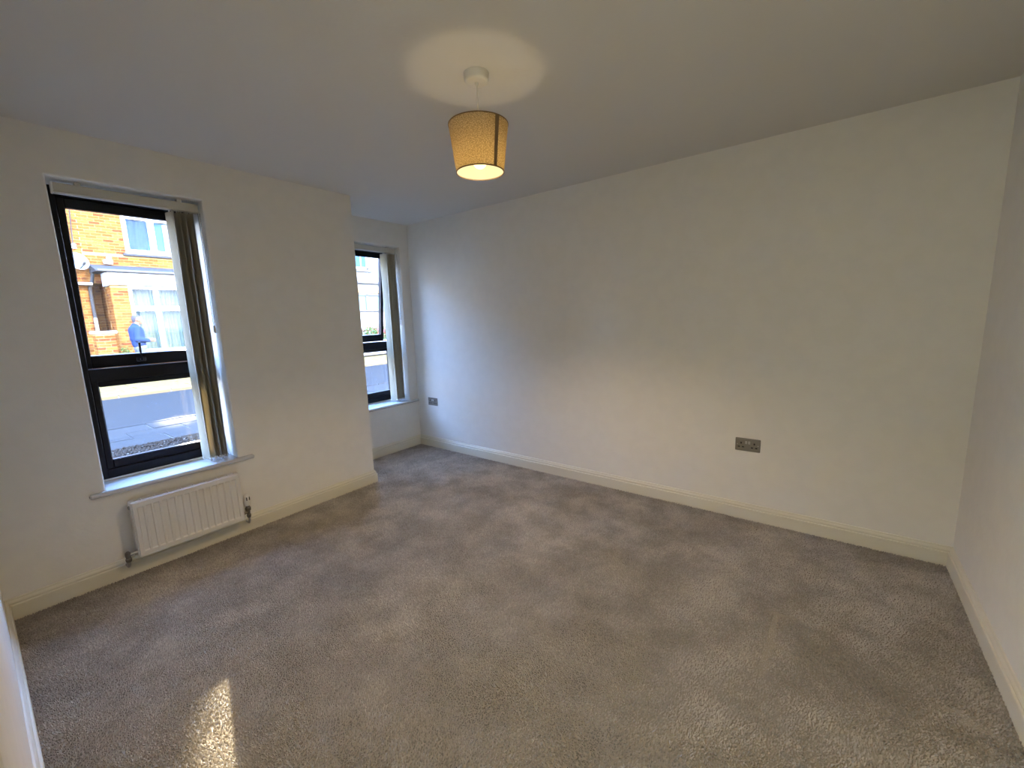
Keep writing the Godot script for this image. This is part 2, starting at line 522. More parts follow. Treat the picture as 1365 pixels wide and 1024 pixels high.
# =====================================================================
# carpet: a ground sheet and its pile, whose tufts lean as feet and the cleaner left them
# =====================================================================
func carpet() -> void:
	var base := mat(Color(0.40, 0.36, 0.31), 1.0, 0.0, 0.1)
	var root := thing("carpet", Vector3.ZERO, "grey-beige cut pile carpet covering the whole floor, with brush marks", "carpet")
	put("backing", boxm(Vector3(BX, -0.012, 0), Vector3(RX, 0.0, ZL)), base, root)
	put("recess_piece", boxm(Vector3(0, -0.012, 0), Vector3(BX, 0.0, BZ)), base, root)
	var st: SurfaceTool
	# a tuft: a leaning three-sided blade
	st = mb()
	for k in 3:
		var a := TAU * k / 3
		var b := TAU * (k + 1) / 3
		var p := Vector3(cos(a), 0, sin(a)) * 0.55
		var q := Vector3(cos(b), 0, sin(b)) * 0.55
		var p1 := p * 0.75 + Vector3(0, 0.7, 0)
		var q1 := q * 0.75 + Vector3(0, 0.7, 0)
		var out := (p + q).normalized()
		quad(st, p, q, q1, p1, out)
		tri(st, p1, q1, Vector3(0, 1, 0), (out + Vector3.UP).normalized())
	var tuft := st.commit()
	var pm := mat(Color.WHITE, 1.0, 0.0, 0.15)
	pm.vertex_color_use_as_albedo = true
	pm.rim_enabled = true
	pm.rim = 0.3
	var rng := RandomNumberGenerator.new()
	rng.seed = 77
	var lean := FastNoiseLite.new()
	lean.seed = 21; lean.frequency = 1.3; lean.fractal_octaves = 3
	lean.noise_type = FastNoiseLite.TYPE_SIMPLEX_SMOOTH
	lean.domain_warp_enabled = true
	lean.domain_warp_amplitude = 0.25
	lean.domain_warp_frequency = 1.6
	var wear := FastNoiseLite.new()
	wear.seed = 8; wear.frequency = 0.9; wear.fractal_octaves = 5
	var mott := FastNoiseLite.new()
	mott.seed = 31; mott.frequency = 3.2; mott.fractal_octaves = 5; mott.fractal_gain = 0.62
	# dents left by furniture and by the cleaner: [from, to, half width]
	var dents := [[Vector2(3.572, 0.948), Vector2(3.560, 1.36), 0.011], [Vector2(3.53, 0.945), Vector2(3.64, 0.935), 0.010], [Vector2(4.127, 1.183), Vector2(4.212, 1.202), 0.010], [Vector2(4.11, 1.150), Vector2(4.15, 1.165), 0.012], [Vector2(1.222, 3.001), Vector2(1.195, 2.965), 0.006], [Vector2(1.955, 2.312), Vector2(1.935, 2.300), 0.010], [Vector2(2.774, 0.936), Vector2(2.80, 0.945), 0.012], [Vector2(1.263, 0.866), Vector2(1.30, 0.86), 0.010], [Vector2(3.58, 1.16), Vector2(3.66, 1.19), 0.010]]
	var buf := PackedFloat32Array()
	var step := 0.0068
	var n := 0
	var nx := int((RX - 0.02) / step)
	var nz := int((ZL - 0.02) / step)
	buf.resize((nx + 1) * (nz + 1) * 16)
	for i in nx:
		for j in nz:
			var x := 0.012 + (i + rng.randf()) * step
			var z := 0.012 + (j + rng.randf()) * step
			if x < BX + 0.012 and z > BZ - 0.012: continue
			var l := lean.get_noise_2d(x, z)
			var w := wear.get_noise_2d(x, z)
			var m := mott.get_noise_2d(x, z)
			var ang := l * 4.0 + 0.6 + rng.randf_range(-1.1, 1.1)
			var amt := 0.34 + 0.2 * absf(l) + rng.randf_range(-0.3, 0.3)
			var hgt := rng.randf_range(0.0075, 0.0110) * (1.0 + 0.25 * m)
			var wid := rng.randf_range(0.0048, 0.0068)
			for g in dents:
				var ga: Vector2 = g[0]
				var gd: Vector2 = g[1] - ga
				var gp := Vector2(x, z) - ga
				var gt := clampf(gp.dot(gd) / gd.length_squared(), 0.0, 1.0)
				if (gp - gd * gt).length() < g[2]: hgt *= 0.35
			var tw := rng.randf() * TAU
			var cx := cos(tw) * wid
			var sx := sin(tw) * wid
			var dx := cos(ang) * amt * hgt
			var dz := sin(ang) * amt * hgt
			# rows of the 3x4 transform
			var o := n * 16
			buf[o] = cx; buf[o + 1] = dx; buf[o + 2] = sx; buf[o + 3] = x
			buf[o + 4] = 0.0; buf[o + 5] = hgt; buf[o + 6] = 0.0; buf[o + 7] = -0.001
			buf[o + 8] = -sx; buf[o + 9] = dz; buf[o + 10] = cx; buf[o + 11] = z
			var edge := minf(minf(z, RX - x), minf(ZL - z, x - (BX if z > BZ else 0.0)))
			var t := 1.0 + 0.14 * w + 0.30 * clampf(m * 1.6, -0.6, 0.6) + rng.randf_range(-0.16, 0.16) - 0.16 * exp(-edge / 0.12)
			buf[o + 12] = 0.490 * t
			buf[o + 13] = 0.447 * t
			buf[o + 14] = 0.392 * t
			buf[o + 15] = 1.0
			n += 1
	buf.resize(n * 16)
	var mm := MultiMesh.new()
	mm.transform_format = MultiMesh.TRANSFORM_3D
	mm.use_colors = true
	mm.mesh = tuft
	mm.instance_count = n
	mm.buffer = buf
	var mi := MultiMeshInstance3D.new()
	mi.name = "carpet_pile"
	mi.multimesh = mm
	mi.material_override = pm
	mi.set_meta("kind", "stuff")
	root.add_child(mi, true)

# =====================================================================
# vertical blind, its vanes stacked at the right of the opening
# =====================================================================
func blind(oz: Array, face: float, label: String, vanes: int) -> void:
	var z0: float = oz[0]
	var z1: float = oz[1]
	var root := thing("vertical_blind", Vector3(face, 0, 0), label, "blind", "vertical blinds in the two windows")
	var xc := -0.076
	var st := mb()
	box(st, Vector3(xc - 0.020, 2.104, z0 + 0.006), Vector3(xc + 0.020, 2.156, z1 - 0.026), 0.004)
	box(st, Vector3(xc + 0.020, 2.108, z0 + 0.006), Vector3(xc + 0.023, 2.114, z1 - 0.026), 0.001)
	put("head_rail", st.commit(), M.rail, root)
	for z in [z0 + 0.10, z1 - 0.12]:
		put("bracket", boxm(Vector3(xc - 0.018, 2.150, z - 0.012), Vector3(xc + 0.018, 2.172, z + 0.012), 0.002), M.rail, root)
	st = mb()
	box(st, Vector3(xc - 0.021, 2.103, z1 - 0.030), Vector3(xc + 0.021, 2.157, z1 - 0.020), 0.003)
	put("end_cap", st.commit(), M.white_plastic, root)
	var first := z0 + 0.152
	var pitch := (0.152 - 0.045) / (vanes - 1)
	for i in vanes:
		var z: float = first - i * pitch + [0.0, 0.002, -0.004, 0.001, 0.003, -0.003, 0.002, 0.0][i]
		var turn: float = [0.24, -0.12, 0.18, -0.16, 0.14, -0.14, 0.10, -0.05][i]
		# carrier hook
		var c := put("carrier", boxm(Vector3(xc - 0.006, 2.088, z - 0.002), Vector3(xc + 0.006, 2.106, z + 0.002), 0.001), M.white_plastic, root)
		var v := put("vane", vane_mesh(z, xc, turn, 0.006 * sin(i * 1.7)), M.vane, root)
		st = mb()
		var xf := Transform3D(Basis(Vector3.UP, turn), Vector3(xc, 0, z))
		box(st, Vector3(-0.0445, 0.5480, -0.0020), Vector3(0.0445, 0.5640, 0.0020), 0.0015, xf)
		put("bottom_weight", st.commit(), M.white_plastic, v)
	# link chain joining the weights, front and back
	for s in [0.041, -0.041]:
		st = mb()
		for i in vanes - 1:
			var za := first - i * pitch
			var zb := za - pitch
			var zig := 0.006 if i % 2 == 0 else -0.004
			tube(st, [Vector3(xc + s * 1.1, 0.566, za), Vector3(xc + s * 1.14, 0.542 + zig * 0.2, (za + zb) / 2 + 0.002), Vector3(xc + s * 1.1, 0.566, zb)], 0.0018, 6)
		put("link_chain", st.commit(), M.white_plastic, root)
	# loop of link chain hanging free at the leading vane
	st = mb()
	tube(st, [Vector3(xc - 0.040, 0.575, first), Vector3(xc - 0.044, 0.560, first + 0.006), Vector3(xc - 0.045, 0.545, first + 0.008), Vector3(xc - 0.041, 0.538, first + 0.004), Vector3(xc - 0.040, 0.55, first)], 0.0014, 6)
	put("link_chain", st.commit(), M.white_plastic, root)
	# control chain: two strands of beads and a weight
	for s in [[-0.046, z0 + 0.006], [-0.060, z0 + 0.012]]:
		st = mb()
		for k in 105:
			var y := 2.100 - k * 0.0066
			var p := Vector3(s[0] + 0.003 * sin(k * 0.05), y, s[1])
			lathe(st, [Vector2(0, -0.0024), Vector2(0.0021, -0.0012), Vector2(0.0021, 0.0012), Vector2(0, 0.0024)], 5, Transform3D(Basis(), p))
		tube(st, [Vector3(s[0], 2.10, s[1]), Vector3(s[0], 1.41, s[1])], 0.0006, 4)
		put("control_chain", st.commit(), M.dull_metal, root)
	st = mb()
	lathe(st, [Vector2(0, -0.036), Vector2(0.006, -0.034), Vector2(0.008, -0.010), Vector2(0.006, 0.012), Vector2(0, 0.014)], 12, Transform3D(Basis(), Vector3(-0.053, 1.400, z0 + 0.012)))
	put("chain_weight", st.commit(), M.white_plastic, root)

func vane_mesh(z: float, xc: float, turn: float, bow: float) -> ArrayMesh:
	var st := mb()
	var xf := Transform3D(Basis(Vector3.UP, turn), Vector3(xc, 0, z))
	var n := 8
	var rows := 6
	var y0 := 0.552
	var y1 := 2.092
	for r in rows:
		var ya := lerpf(y0, y1, float(r) / rows)
		var yb := lerpf(y0, y1, float(r + 1) / rows)
		for i in n:
			var pts := []
			for q in [[i, ya], [i + 1, ya], [i + 1, yb], [i, yb]]:
				var u: float = float(q[0]) / n * 2.0 - 1.0
				var k: float = (q[1] - y0) / (y1 - y0)
				pts.append(Vector3(u * 0.0445, q[1], 0.003 * (1.0 - u * u) + bow * sin(k * PI) * (0.4 + 0.6 * u)))
			for s in [0.0005, -0.0005]:
				var o := Vector3(0, 0, s)
				quad(st, xf * (pts[0] + o), xf * (pts[1] + o), xf * (pts[2] + o), xf * (pts[3] + o), xf.basis * Vector3(0, 0, s))
	return st.commit()

# =====================================================================
func radiator() -> void:
	var z0 := 2.070
	var z1 := 2.609
	var y0 := 0.124
	var y1 := 0.447
	var xb := 0.036
	var xf := 0.100
	var root := thing("radiator", Vector3(BX, 0, 0), "white ribbed panel radiator on the wall below the near window", "radiator")
	# ribbed front panel: pressed channels between flat margins
	var st := mb()
	var n := 14
	var pitch := (z1 - z0 - 0.036) / n
	var ya := y0 + 0.036
	var yb := y1 - 0.036
	var zs := [z0 + 0.006]
	var ds := [0.0]
	for i in n:
		var c := z0 + 0.018 + (i + 0.5) * pitch
		for q in [[-0.40, 0.0], [-0.30, 0.0055], [0.30, 0.0055], [0.40, 0.0]]:
			zs.append(c + q[0] * pitch); ds.append(q[1])
	zs.append(z1 - 0.006); ds.append(0.0)
	for i in zs.size() - 1:
		var za: float = zs[i]
		var zb: float = zs[i + 1]
		var da: float = ds[i]
		var db: float = ds[i + 1]
		quad(st, Vector3(xf - da, ya, za), Vector3(xf - db, ya, zb), Vector3(xf - db, yb, zb), Vector3(xf - da, yb, za), Vector3(1, 0, 0))
		quad(st, Vector3(xf, yb + 0.008, za), Vector3(xf, yb + 0.008, zb), Vector3(xf - db, yb, zb), Vector3(xf - da, yb, za), Vector3(1, 0, 0))
		quad(st, Vector3(xf, ya - 0.008, za), Vector3(xf, ya - 0.008, zb), Vector3(xf - db, ya, zb), Vector3(xf - da, ya, za), Vector3(1, 0, 0))
	quad(st, Vector3(xf, yb + 0.008, zs[0]), Vector3(xf, yb + 0.008, z1 - 0.006), Vector3(xf, y1 - 0.006, z1 - 0.006), Vector3(xf, y1 - 0.006, zs[0]), Vector3(1, 0, 0))
	quad(st, Vector3(xf, y0 + 0.006, zs[0]), Vector3(xf, y0 + 0.006, z1 - 0.006), Vector3(xf, ya - 0.008, z1 - 0.006), Vector3(xf, ya - 0.008, zs[0]), Vector3(1, 0, 0))
	box(st, Vector3(xf - 0.012, y0, z0), Vector3(xf - 0.006, y1, z1), 0.002)
	# rolled rim of the panel
	box(st, Vector3(xf - 0.010, y1 - 0.008, z0 + 0.002), Vector3(xf + 0.001, y1, z1 - 0.002), 0.003)
	box(st, Vector3(xf - 0.010, y0, z0 + 0.002), Vector3(xf + 0.001, y0 + 0.008, z1 - 0.002), 0.003)
	box(st, Vector3(xf - 0.010, y0, z0 + 0.002), Vector3(xf + 0.001, y1, z0 + 0.008), 0.003)
	box(st, Vector3(xf - 0.010, y0, z1 - 0.008), Vector3(xf + 0.001, y1, z1 - 0.002), 0.003)
	put("front_panel", st.commit(), M.radiator, root)
	for z in [z0 - 0.003, z1 - 0.001]:
		st = mb()
		box(st, Vector3(xb, y0 + 0.006, z), Vector3(xf - 0.007, y1 + 0.002, z + 0.004), 0.0015)
		put("side_panel", st.commit(), M.radiator, root)
	put("back_panel", boxm(Vector3(xb, y0 + 0.004, z0 + 0.003), Vector3(xb + 0.010, y1 - 0.012, z1 - 0.003), 0.002), M.radiator, root)
	# convector fins between the panels
	st = mb()
	for i in 24:
		var z := z0 + 0.02 + i * (z1 - z0 - 0.04) / 23.0
		box(st, Vector3(xb + 0.010, y0 + 0.03, z - 0.0006), Vector3(xf - 0.012, y1 - 0.03, z + 0.0006))
	put("convector_fins", st.commit(), M.radiator, root)
	# top grille: two rails and cross bars
	st = mb()
	box(st, Vector3(xb, y1 - 0.004, z0), Vector3(xb + 0.008, y1 + 0.003, z1), 0.0015)
	box(st, Vector3(xf - 0.016, y1 - 0.004, z0), Vector3(xf - 0.006, y1 + 0.003, z1), 0.0015)
	box(st, Vector3(xb + 0.008, y1 - 0.002, z0), Vector3(xf - 0.016, y1 + 0.002, z0 + 0.020), 0.0015)
	box(st, Vector3(xb + 0.008, y1 - 0.002, z1 - 0.020), Vector3(xf - 0.016, y1 + 0.002, z1), 0.0015)
	for i in 8:
		var z := z0 + 0.02 + (i + 0.5) * (z1 - z0 - 0.04) / 8.0
		box(st, Vector3(xb + 0.008, y1 - 0.002, z - 0.004), Vector3(xf - 0.016, y1 + 0.002, z + 0.004), 0.001)
	for i in 3:
		var x := xb + 0.015 + i * 0.0095
		box(st, Vector3(x, y1 - 0.004, z0 + 0.01), Vector3(x + 0.003, y1, z1 - 0.01))
	put("top_grille", st.commit(), M.radiator, root)
	for z in [z0 + 0.07, z1 - 0.07]:
		put("wall_bracket", boxm(Vector3(0, y0 + 0.04, z - 0.012), Vector3(xb + 0.001, y1 - 0.04, z + 0.012), 0.002), M.radiator, root)
	# air vent plug at the top of the far end
	st = mb()
	lathe(st, [Vector2(0, 0), Vector2(0.010, 0), Vector2(0.010, 0.006), Vector2(0.006, 0.008), Vector2(0, 0.008)], 12, Transform3D(Basis(Vector3(1, 0, 0), PI / 2), Vector3(xb + 0.03, y1 - 0.03, z1 + 0.002)))
	put("vent_plug", st.commit(), M.dull_metal, root)
	# thermostatic valve at the right end
	var vx := 0.068
	var vz := z0 - 0.036
	st = mb()
	lathe(st, [Vector2(0, 0.205), Vector2(0.016, 0.205), Vector2(0.020, 0.212), Vector2(0.021, 0.262), Vector2(0.019, 0.274), Vector2(0.012, 0.282), Vector2(0, 0.283)], 24, Transform3D(Basis(), Vector3(vx, 0, vz)))
	for k in 12:
		var a := TAU * k / 12
		tube(st, [Vector3(vx + 0.0205 * cos(a), 0.215, vz + 0.0205 * sin(a)), Vector3(vx + 0.0205 * cos(a), 0.258, vz + 0.0205 * sin(a))], 0.0016, 5)
	var tv := put("valve_head", st.commit(), M.white_plastic, root)
	for a in [-0.35, 0.45]:
		st = mb()
		box(st, Vector3(0.0205, 0.246, -0.003), Vector3(0.0222, 0.268, 0.003), 0.0, Transform3D(Basis(Vector3.UP, a), Vector3(vx, 0, vz)))
		put("dial_mark", st.commit(), M.black, tv)
	st = mb()
	lathe(st, [Vector2(0, 0.120), Vector2(0.010, 0.120), Vector2(0.013, 0.128), Vector2(0.013, 0.140), Vector2(0.010, 0.146), Vector2(0.011, 0.168), Vector2(0.017, 0.172), Vector2(0.017, 0.190), Vector2(0.012, 0.196), Vector2(0.014, 0.205), Vector2(0, 0.206)], 12, Transform3D(Basis(), Vector3(vx, 0, vz)), false)
	tube(st, [Vector3(vx, 0.158, vz), Vector3(vx, 0.158, z0 - 0.002)], 0.009, 10)
	put("valve_body", st.commit(), M.dull_metal, root)
	st = mb()
	tube(st, [Vector3(vx, 0.125, vz), Vector3(vx, 0.096, vz), Vector3(vx - 0.012, 0.080, vz), Vector3(0.0, 0.078, vz)], 0.0075, 10)
	put("supply_pipe", st.commit(), M.chrome, root)
	# lockshield valve at the left end
	var lz := z1 + 0.045
	st = mb()
	tube(st, [Vector3(vx, 0.152, z1 + 0.001), Vector3(vx, 0.152, z1 + 0.016)], 0.014, 8)
	tube(st, [Vector3(vx, 0.152, z1 + 0.012), Vector3(vx, 0.150, lz)], 0.0085, 10)
	put("union_nut", st.commit(), M.chrome, root)
	st = mb()
	lathe(st, [Vector2(0, 0.112), Vector2(0.012, 0.112), Vector2(0.014, 0.118), Vector2(0.014, 0.130), Vector2(0.011, 0.134), Vector2(0.013, 0.150), Vector2(0.012, 0.166), Vector2(0.006, 0.172), Vector2(0, 0.173)], 10, Transform3D(Basis(), Vector3(vx, 0, lz)), false)
	put("valve_body", st.commit(), M.dull_metal, root)
	st = mb()
	tube(st, [Vector3(vx, 0.118, lz), Vector3(vx, 0.094, lz), Vector3(vx - 0.012, 0.080, lz + 0.002), Vector3(0.0, 0.078, lz + 0.004)], 0.0075, 10)
	put("supply_pipe", st.commit(), M.chrome, root)

# =====================================================================
func pendant() -> void:
	var at := Vector3(2.443, 0, 1.607)
	var root := thing("pendant_lamp", at, "pendant lamp with tapered beige linen shade hanging from the ceiling, lit", "lamp")
	var st := mb()
	lathe(st, [Vector2(0, 2.366), Vector2(0.040, 2.366), Vector2(0.046, 2.369), Vector2(0.050, 2.376), Vector2(0.0525, 2.400)], 40)
	lathe(st, [Vector2(0, 2.354), Vector2(0.005, 2.354), Vector2(0.007, 2.358), Vector2(0.008, 2.367)], 16)
	put("ceiling_rose", st.commit(), M.cord, root)
	st = mb()
	tube(st, [Vector3(0, 2.36, 0), Vector3(0.001, 2.28, 0.0), Vector3(0, 2.165, 0)], 0.0032, 8)
	put("cord", st.commit(), M.cord, root)
	st = mb()
	lathe(st, [Vector2(0, 2.092), Vector2(0.0135, 2.092), Vector2(0.0195, 2.100), Vector2(0.0195, 2.125), Vector2(0.017, 2.130), Vector2(0.0165, 2.150), Vector2(0.010, 2.166), Vector2(0, 2.168)], 24)
	put("lamp_holder", st.commit(), M.white_plastic, root)
	# shade: a cone of linen with a lining
	var yb := 2.018
	var yt := 2.203
	var rb := 0.101
	var rt := 0.125
	st = mb()
	lathe(st, [Vector2(rb, yb), Vector2(rt, yt)], 72)
	var shade := put("lamp_shade", st.commit(), M.linen, root)
	st = mb()
	lathe(st, [Vector2(rt - 0.0015, yt), Vector2(rb - 0.0015, yb)], 72)
	put("lining", st.commit(), M.lining, shade)
	for q in [[yb, rb], [yt, rt]]:
		st = mb()
		lathe(st, [Vector2(q[1] - 0.0018, q[0] - 0.002), Vector2(q[1] + 0.0012, q[0] - 0.002), Vector2(q[1] + 0.0014, q[0] + 0.002), Vector2(q[1] - 0.0016, q[0] + 0.002), Vector2(q[1] - 0.0018, q[0] - 0.002)], 72)
		put("edge_binding", st.commit(), M.trim, shade)
	# the darker lap seam down the right of the shade
	st = mb()
	var sa := 0.20     # angle of the seam round the shade
	for i in 4:
		var a0 := sa + (i - 2) * 0.040
		var a1 := a0 + 0.040
		var d0 := Vector3(cos(a0), 0, sin(a0))
		var d1 := Vector3(cos(a1), 0, sin(a1))
		quad(st, d0 * (rb + 0.0012) + Vector3.UP * yb, d1 * (rb + 0.0012) + Vector3.UP * yb, d1 * (rt + 0.0012) + Vector3.UP * yt, d0 * (rt + 0.0012) + Vector3.UP * yt, d0)
	put("seam_strip", st.commit(), M.trim, shade)
	# wire carrier ring inside the shade
	for k in 3:
		st = mb()
		var a := TAU * k / 3 + 0.4
		tube(st, [Vector3(0.017 * cos(a), 2.128, 0.017 * sin(a)), Vector3(0.06 * cos(a), 2.15, 0.06 * sin(a)), Vector3((rt - 0.003) * cos(a), yt - 0.002, (rt - 0.003) * sin(a))], 0.0012, 6)
		put("shade_carrier", st.commit(), M.white_plastic, root)
	st = mb()
	lathe(st, [Vector2(0, 2.032), Vector2(0.010, 2.0335), Vector2(0.019, 2.038), Vector2(0.026, 2.046), Vector2(0.029, 2.056), Vector2(0.029, 2.064), Vector2(0.026, 2.075), Vector2(0.018, 2.088), Vector2(0.013, 2.095)], 32)
	put("bulb", st.commit(), M.bulb, root)
	# its light: a weak glow all round, and the beam that leaves a bulb away from its cap
	var o := OmniLight3D.new()
	o.name = "bulb_glow"
	o.light_color = Color(1.0, 0.91, 0.73)
	o.light_energy = 0.022
	o.omni_range = 12.0
	o.omni_attenuation = 2.0
	o.light_size = 0.02
	o.shadow_enabled = true
	root.add_child(o)
	o.position = Vector3(0, 2.056, 0)
	var s := SpotLight3D.new()
	s.name = "bulb_beam"
	s.light_color = Color(1.0, 0.88, 0.70)
	s.light_energy = 1.6
	s.spot_range = 12.0
	s.spot_attenuation = 2.0
	s.spot_angle = 64.0
	s.spot_angle_attenuation = 0.7
	s.light_size = 0.026
	s.shadow_enabled = true
	root.add_child(s)
	s.position = Vector3(0, 2.050, 0)
	s.rotation = Vector3(-PI / 2, 0, 0)

# =====================================================================
func socket(at: Vector3, label: String) -> void:
	var root := thing("power_socket", at, label, "socket", "double sockets on the far wall")
	var w := 0.146
	var h := 0.086
	put("face_plate", boxm(Vector3(-w / 2, -h / 2, 0), Vector3(w / 2, h / 2, 0.008), 0.003), M.steel, root)
	for sx in [-1, 1]:
		var st := mb()
		var c: float = sx * 0.0385
		box(st, Vector3(c - 0.0045, 0.004, 0.0078), Vector3(c + 0.0045, 0.016, 0.0088), 0.0004)
		for q in [-0.012, 0.012]:
			box(st, Vector3(c + q - 0.0065, -0.020, 0.0078), Vector3(c + q + 0.0065, -0.012, 0.0088), 0.0004)
		put("pin_slot", st.commit(), M.black, root)
		st = mb()
		var k: float = sx * 0.0088
		box(st, Vector3(k - 0.0062, 0.006, 0.0075), Vector3(k + 0.0062, 0.026, 0.0095), 0.001)
		box(st, Vector3(k - 0.0048, 0.008, 0.0090), Vector3(k + 0.0048, 0.017, 0.0120), 0.001)
		put("rocker_switch", st.commit(), M.chrome, root)
	for sx in [-1, 1]:
		var st := mb()
		lathe(st, [Vector2(0.0032, 0), Vector2(0.0030, 0.001), Vector2(0, 0.0012)], 10, Transform3D(Basis(Vector3(1, 0, 0), PI / 2), Vector3(sx * 0.0602, 0, 0.008)))
		put("screw", st.commit(), M.chrome, root)

# =====================================================================
# the hall behind the viewer
# =====================================================================
func hallway() -> void:
	structure("wall_hall_back", boxm(Vector3(2.2, -0.2, ZL + 1.42), Vector3(RX, H, ZL + 1.6)), M.wall, "plain off-white back wall of the hall behind the doorway", "wall")
	structure("wall_hall_side", boxm(Vector3(2.0, -0.2, ZL + 0.12), Vector3(2.2, H, ZL + 1.6)), M.wall, "plain off-white end wall of the hall behind the doorway", "wall")
	var c := put("hall_carpet", boxm(Vector3(2.2, -0.012, ZL), Vector3(RX, 0.004, ZL + 1.42)), mat(Color(0.40, 0.36, 0.30), 1.0, 0.0, 0.1))
	tag(c, "grey-beige carpet continuing into the hall behind the doorway", "carpet")
	var root := thing("added_fill_lamp", Vector3(2.62, H, ZL + 0.85), "added unseen ceiling lamp behind the doorway, a fill light for the room", "lamp")  # lamp added out of view to fill the room with light
	var st := mb()
	lathe(st, [Vector2(0.0, -0.020), Vector2(0.15, -0.020), Vector2(0.16, 0.0)], 32)
	put("base", st.commit(), M.white_plastic, root)
	st = mb()
	lathe(st, [Vector2(0, -0.075), Vector2(0.06, -0.070), Vector2(0.11, -0.054), Vector2(0.14, -0.020)], 32)
	var dm := mat(Color(0.9, 0.9, 0.85), 0.5)
	dm.emission_enabled = true
	dm.emission = Color(1.0, 0.93, 0.80)
	dm.emission_energy_multiplier = 1.2
	put("diffuser", st.commit(), dm, root)
	var a := AreaLight3D.new()
	a.name = "added_fill_light"  # added fill, spilling into the room through the doorway
	a.area_size = Vector2(0.24, 0.24)
	a.light_color = Color(0.97, 1.0, 0.94)
	a.light_energy = 6.6
	a.area_range = 14.0
	a.shadow_enabled = true
	root.add_child(a)
	a.position = Vector3(0, -0.09, 0)
	a.rotation = Vector3(-PI / 2, 0, 0)
	# the rest of this building, which shades the near half of the road
	var outer := mat(Color(0.45, 0.36, 0.28), 0.9)
	structure("wall_upper", boxm(Vector3(BX - 0.32, H + 0.2, -2.7), Vector3(6.0, 3.72, 9.0)), outer, "upper part of this building above the room", "wall")
	structure("wall_neighbour", boxm(Vector3(0.0, -0.2, -2.7), Vector3(6.0, H + 0.2, -0.2)), outer, "next flat of this building beyond the far wall", "wall")
	structure("wall_beyond", boxm(Vector3(BX - 0.32, -0.2, ZL + 1.6), Vector3(6.0, H + 0.2, 9.0)), outer, "next flat of this building beyond the hall", "wall")
	structure("wall_outer", boxm(Vector3(BX - 0.32, -0.2, ZL + 0.12), Vector3(2.0, H + 0.2, ZL + 1.6)), outer, "outer part of this building beside the hall", "wall")

# =====================================================================
# outside
# =====================================================================
# matt outdoor surface
func out(c: Color, rough := 0.9, metal := 0.0, spec := 0.05) -> StandardMaterial3D:
	return mat(c, rough, metal, spec)

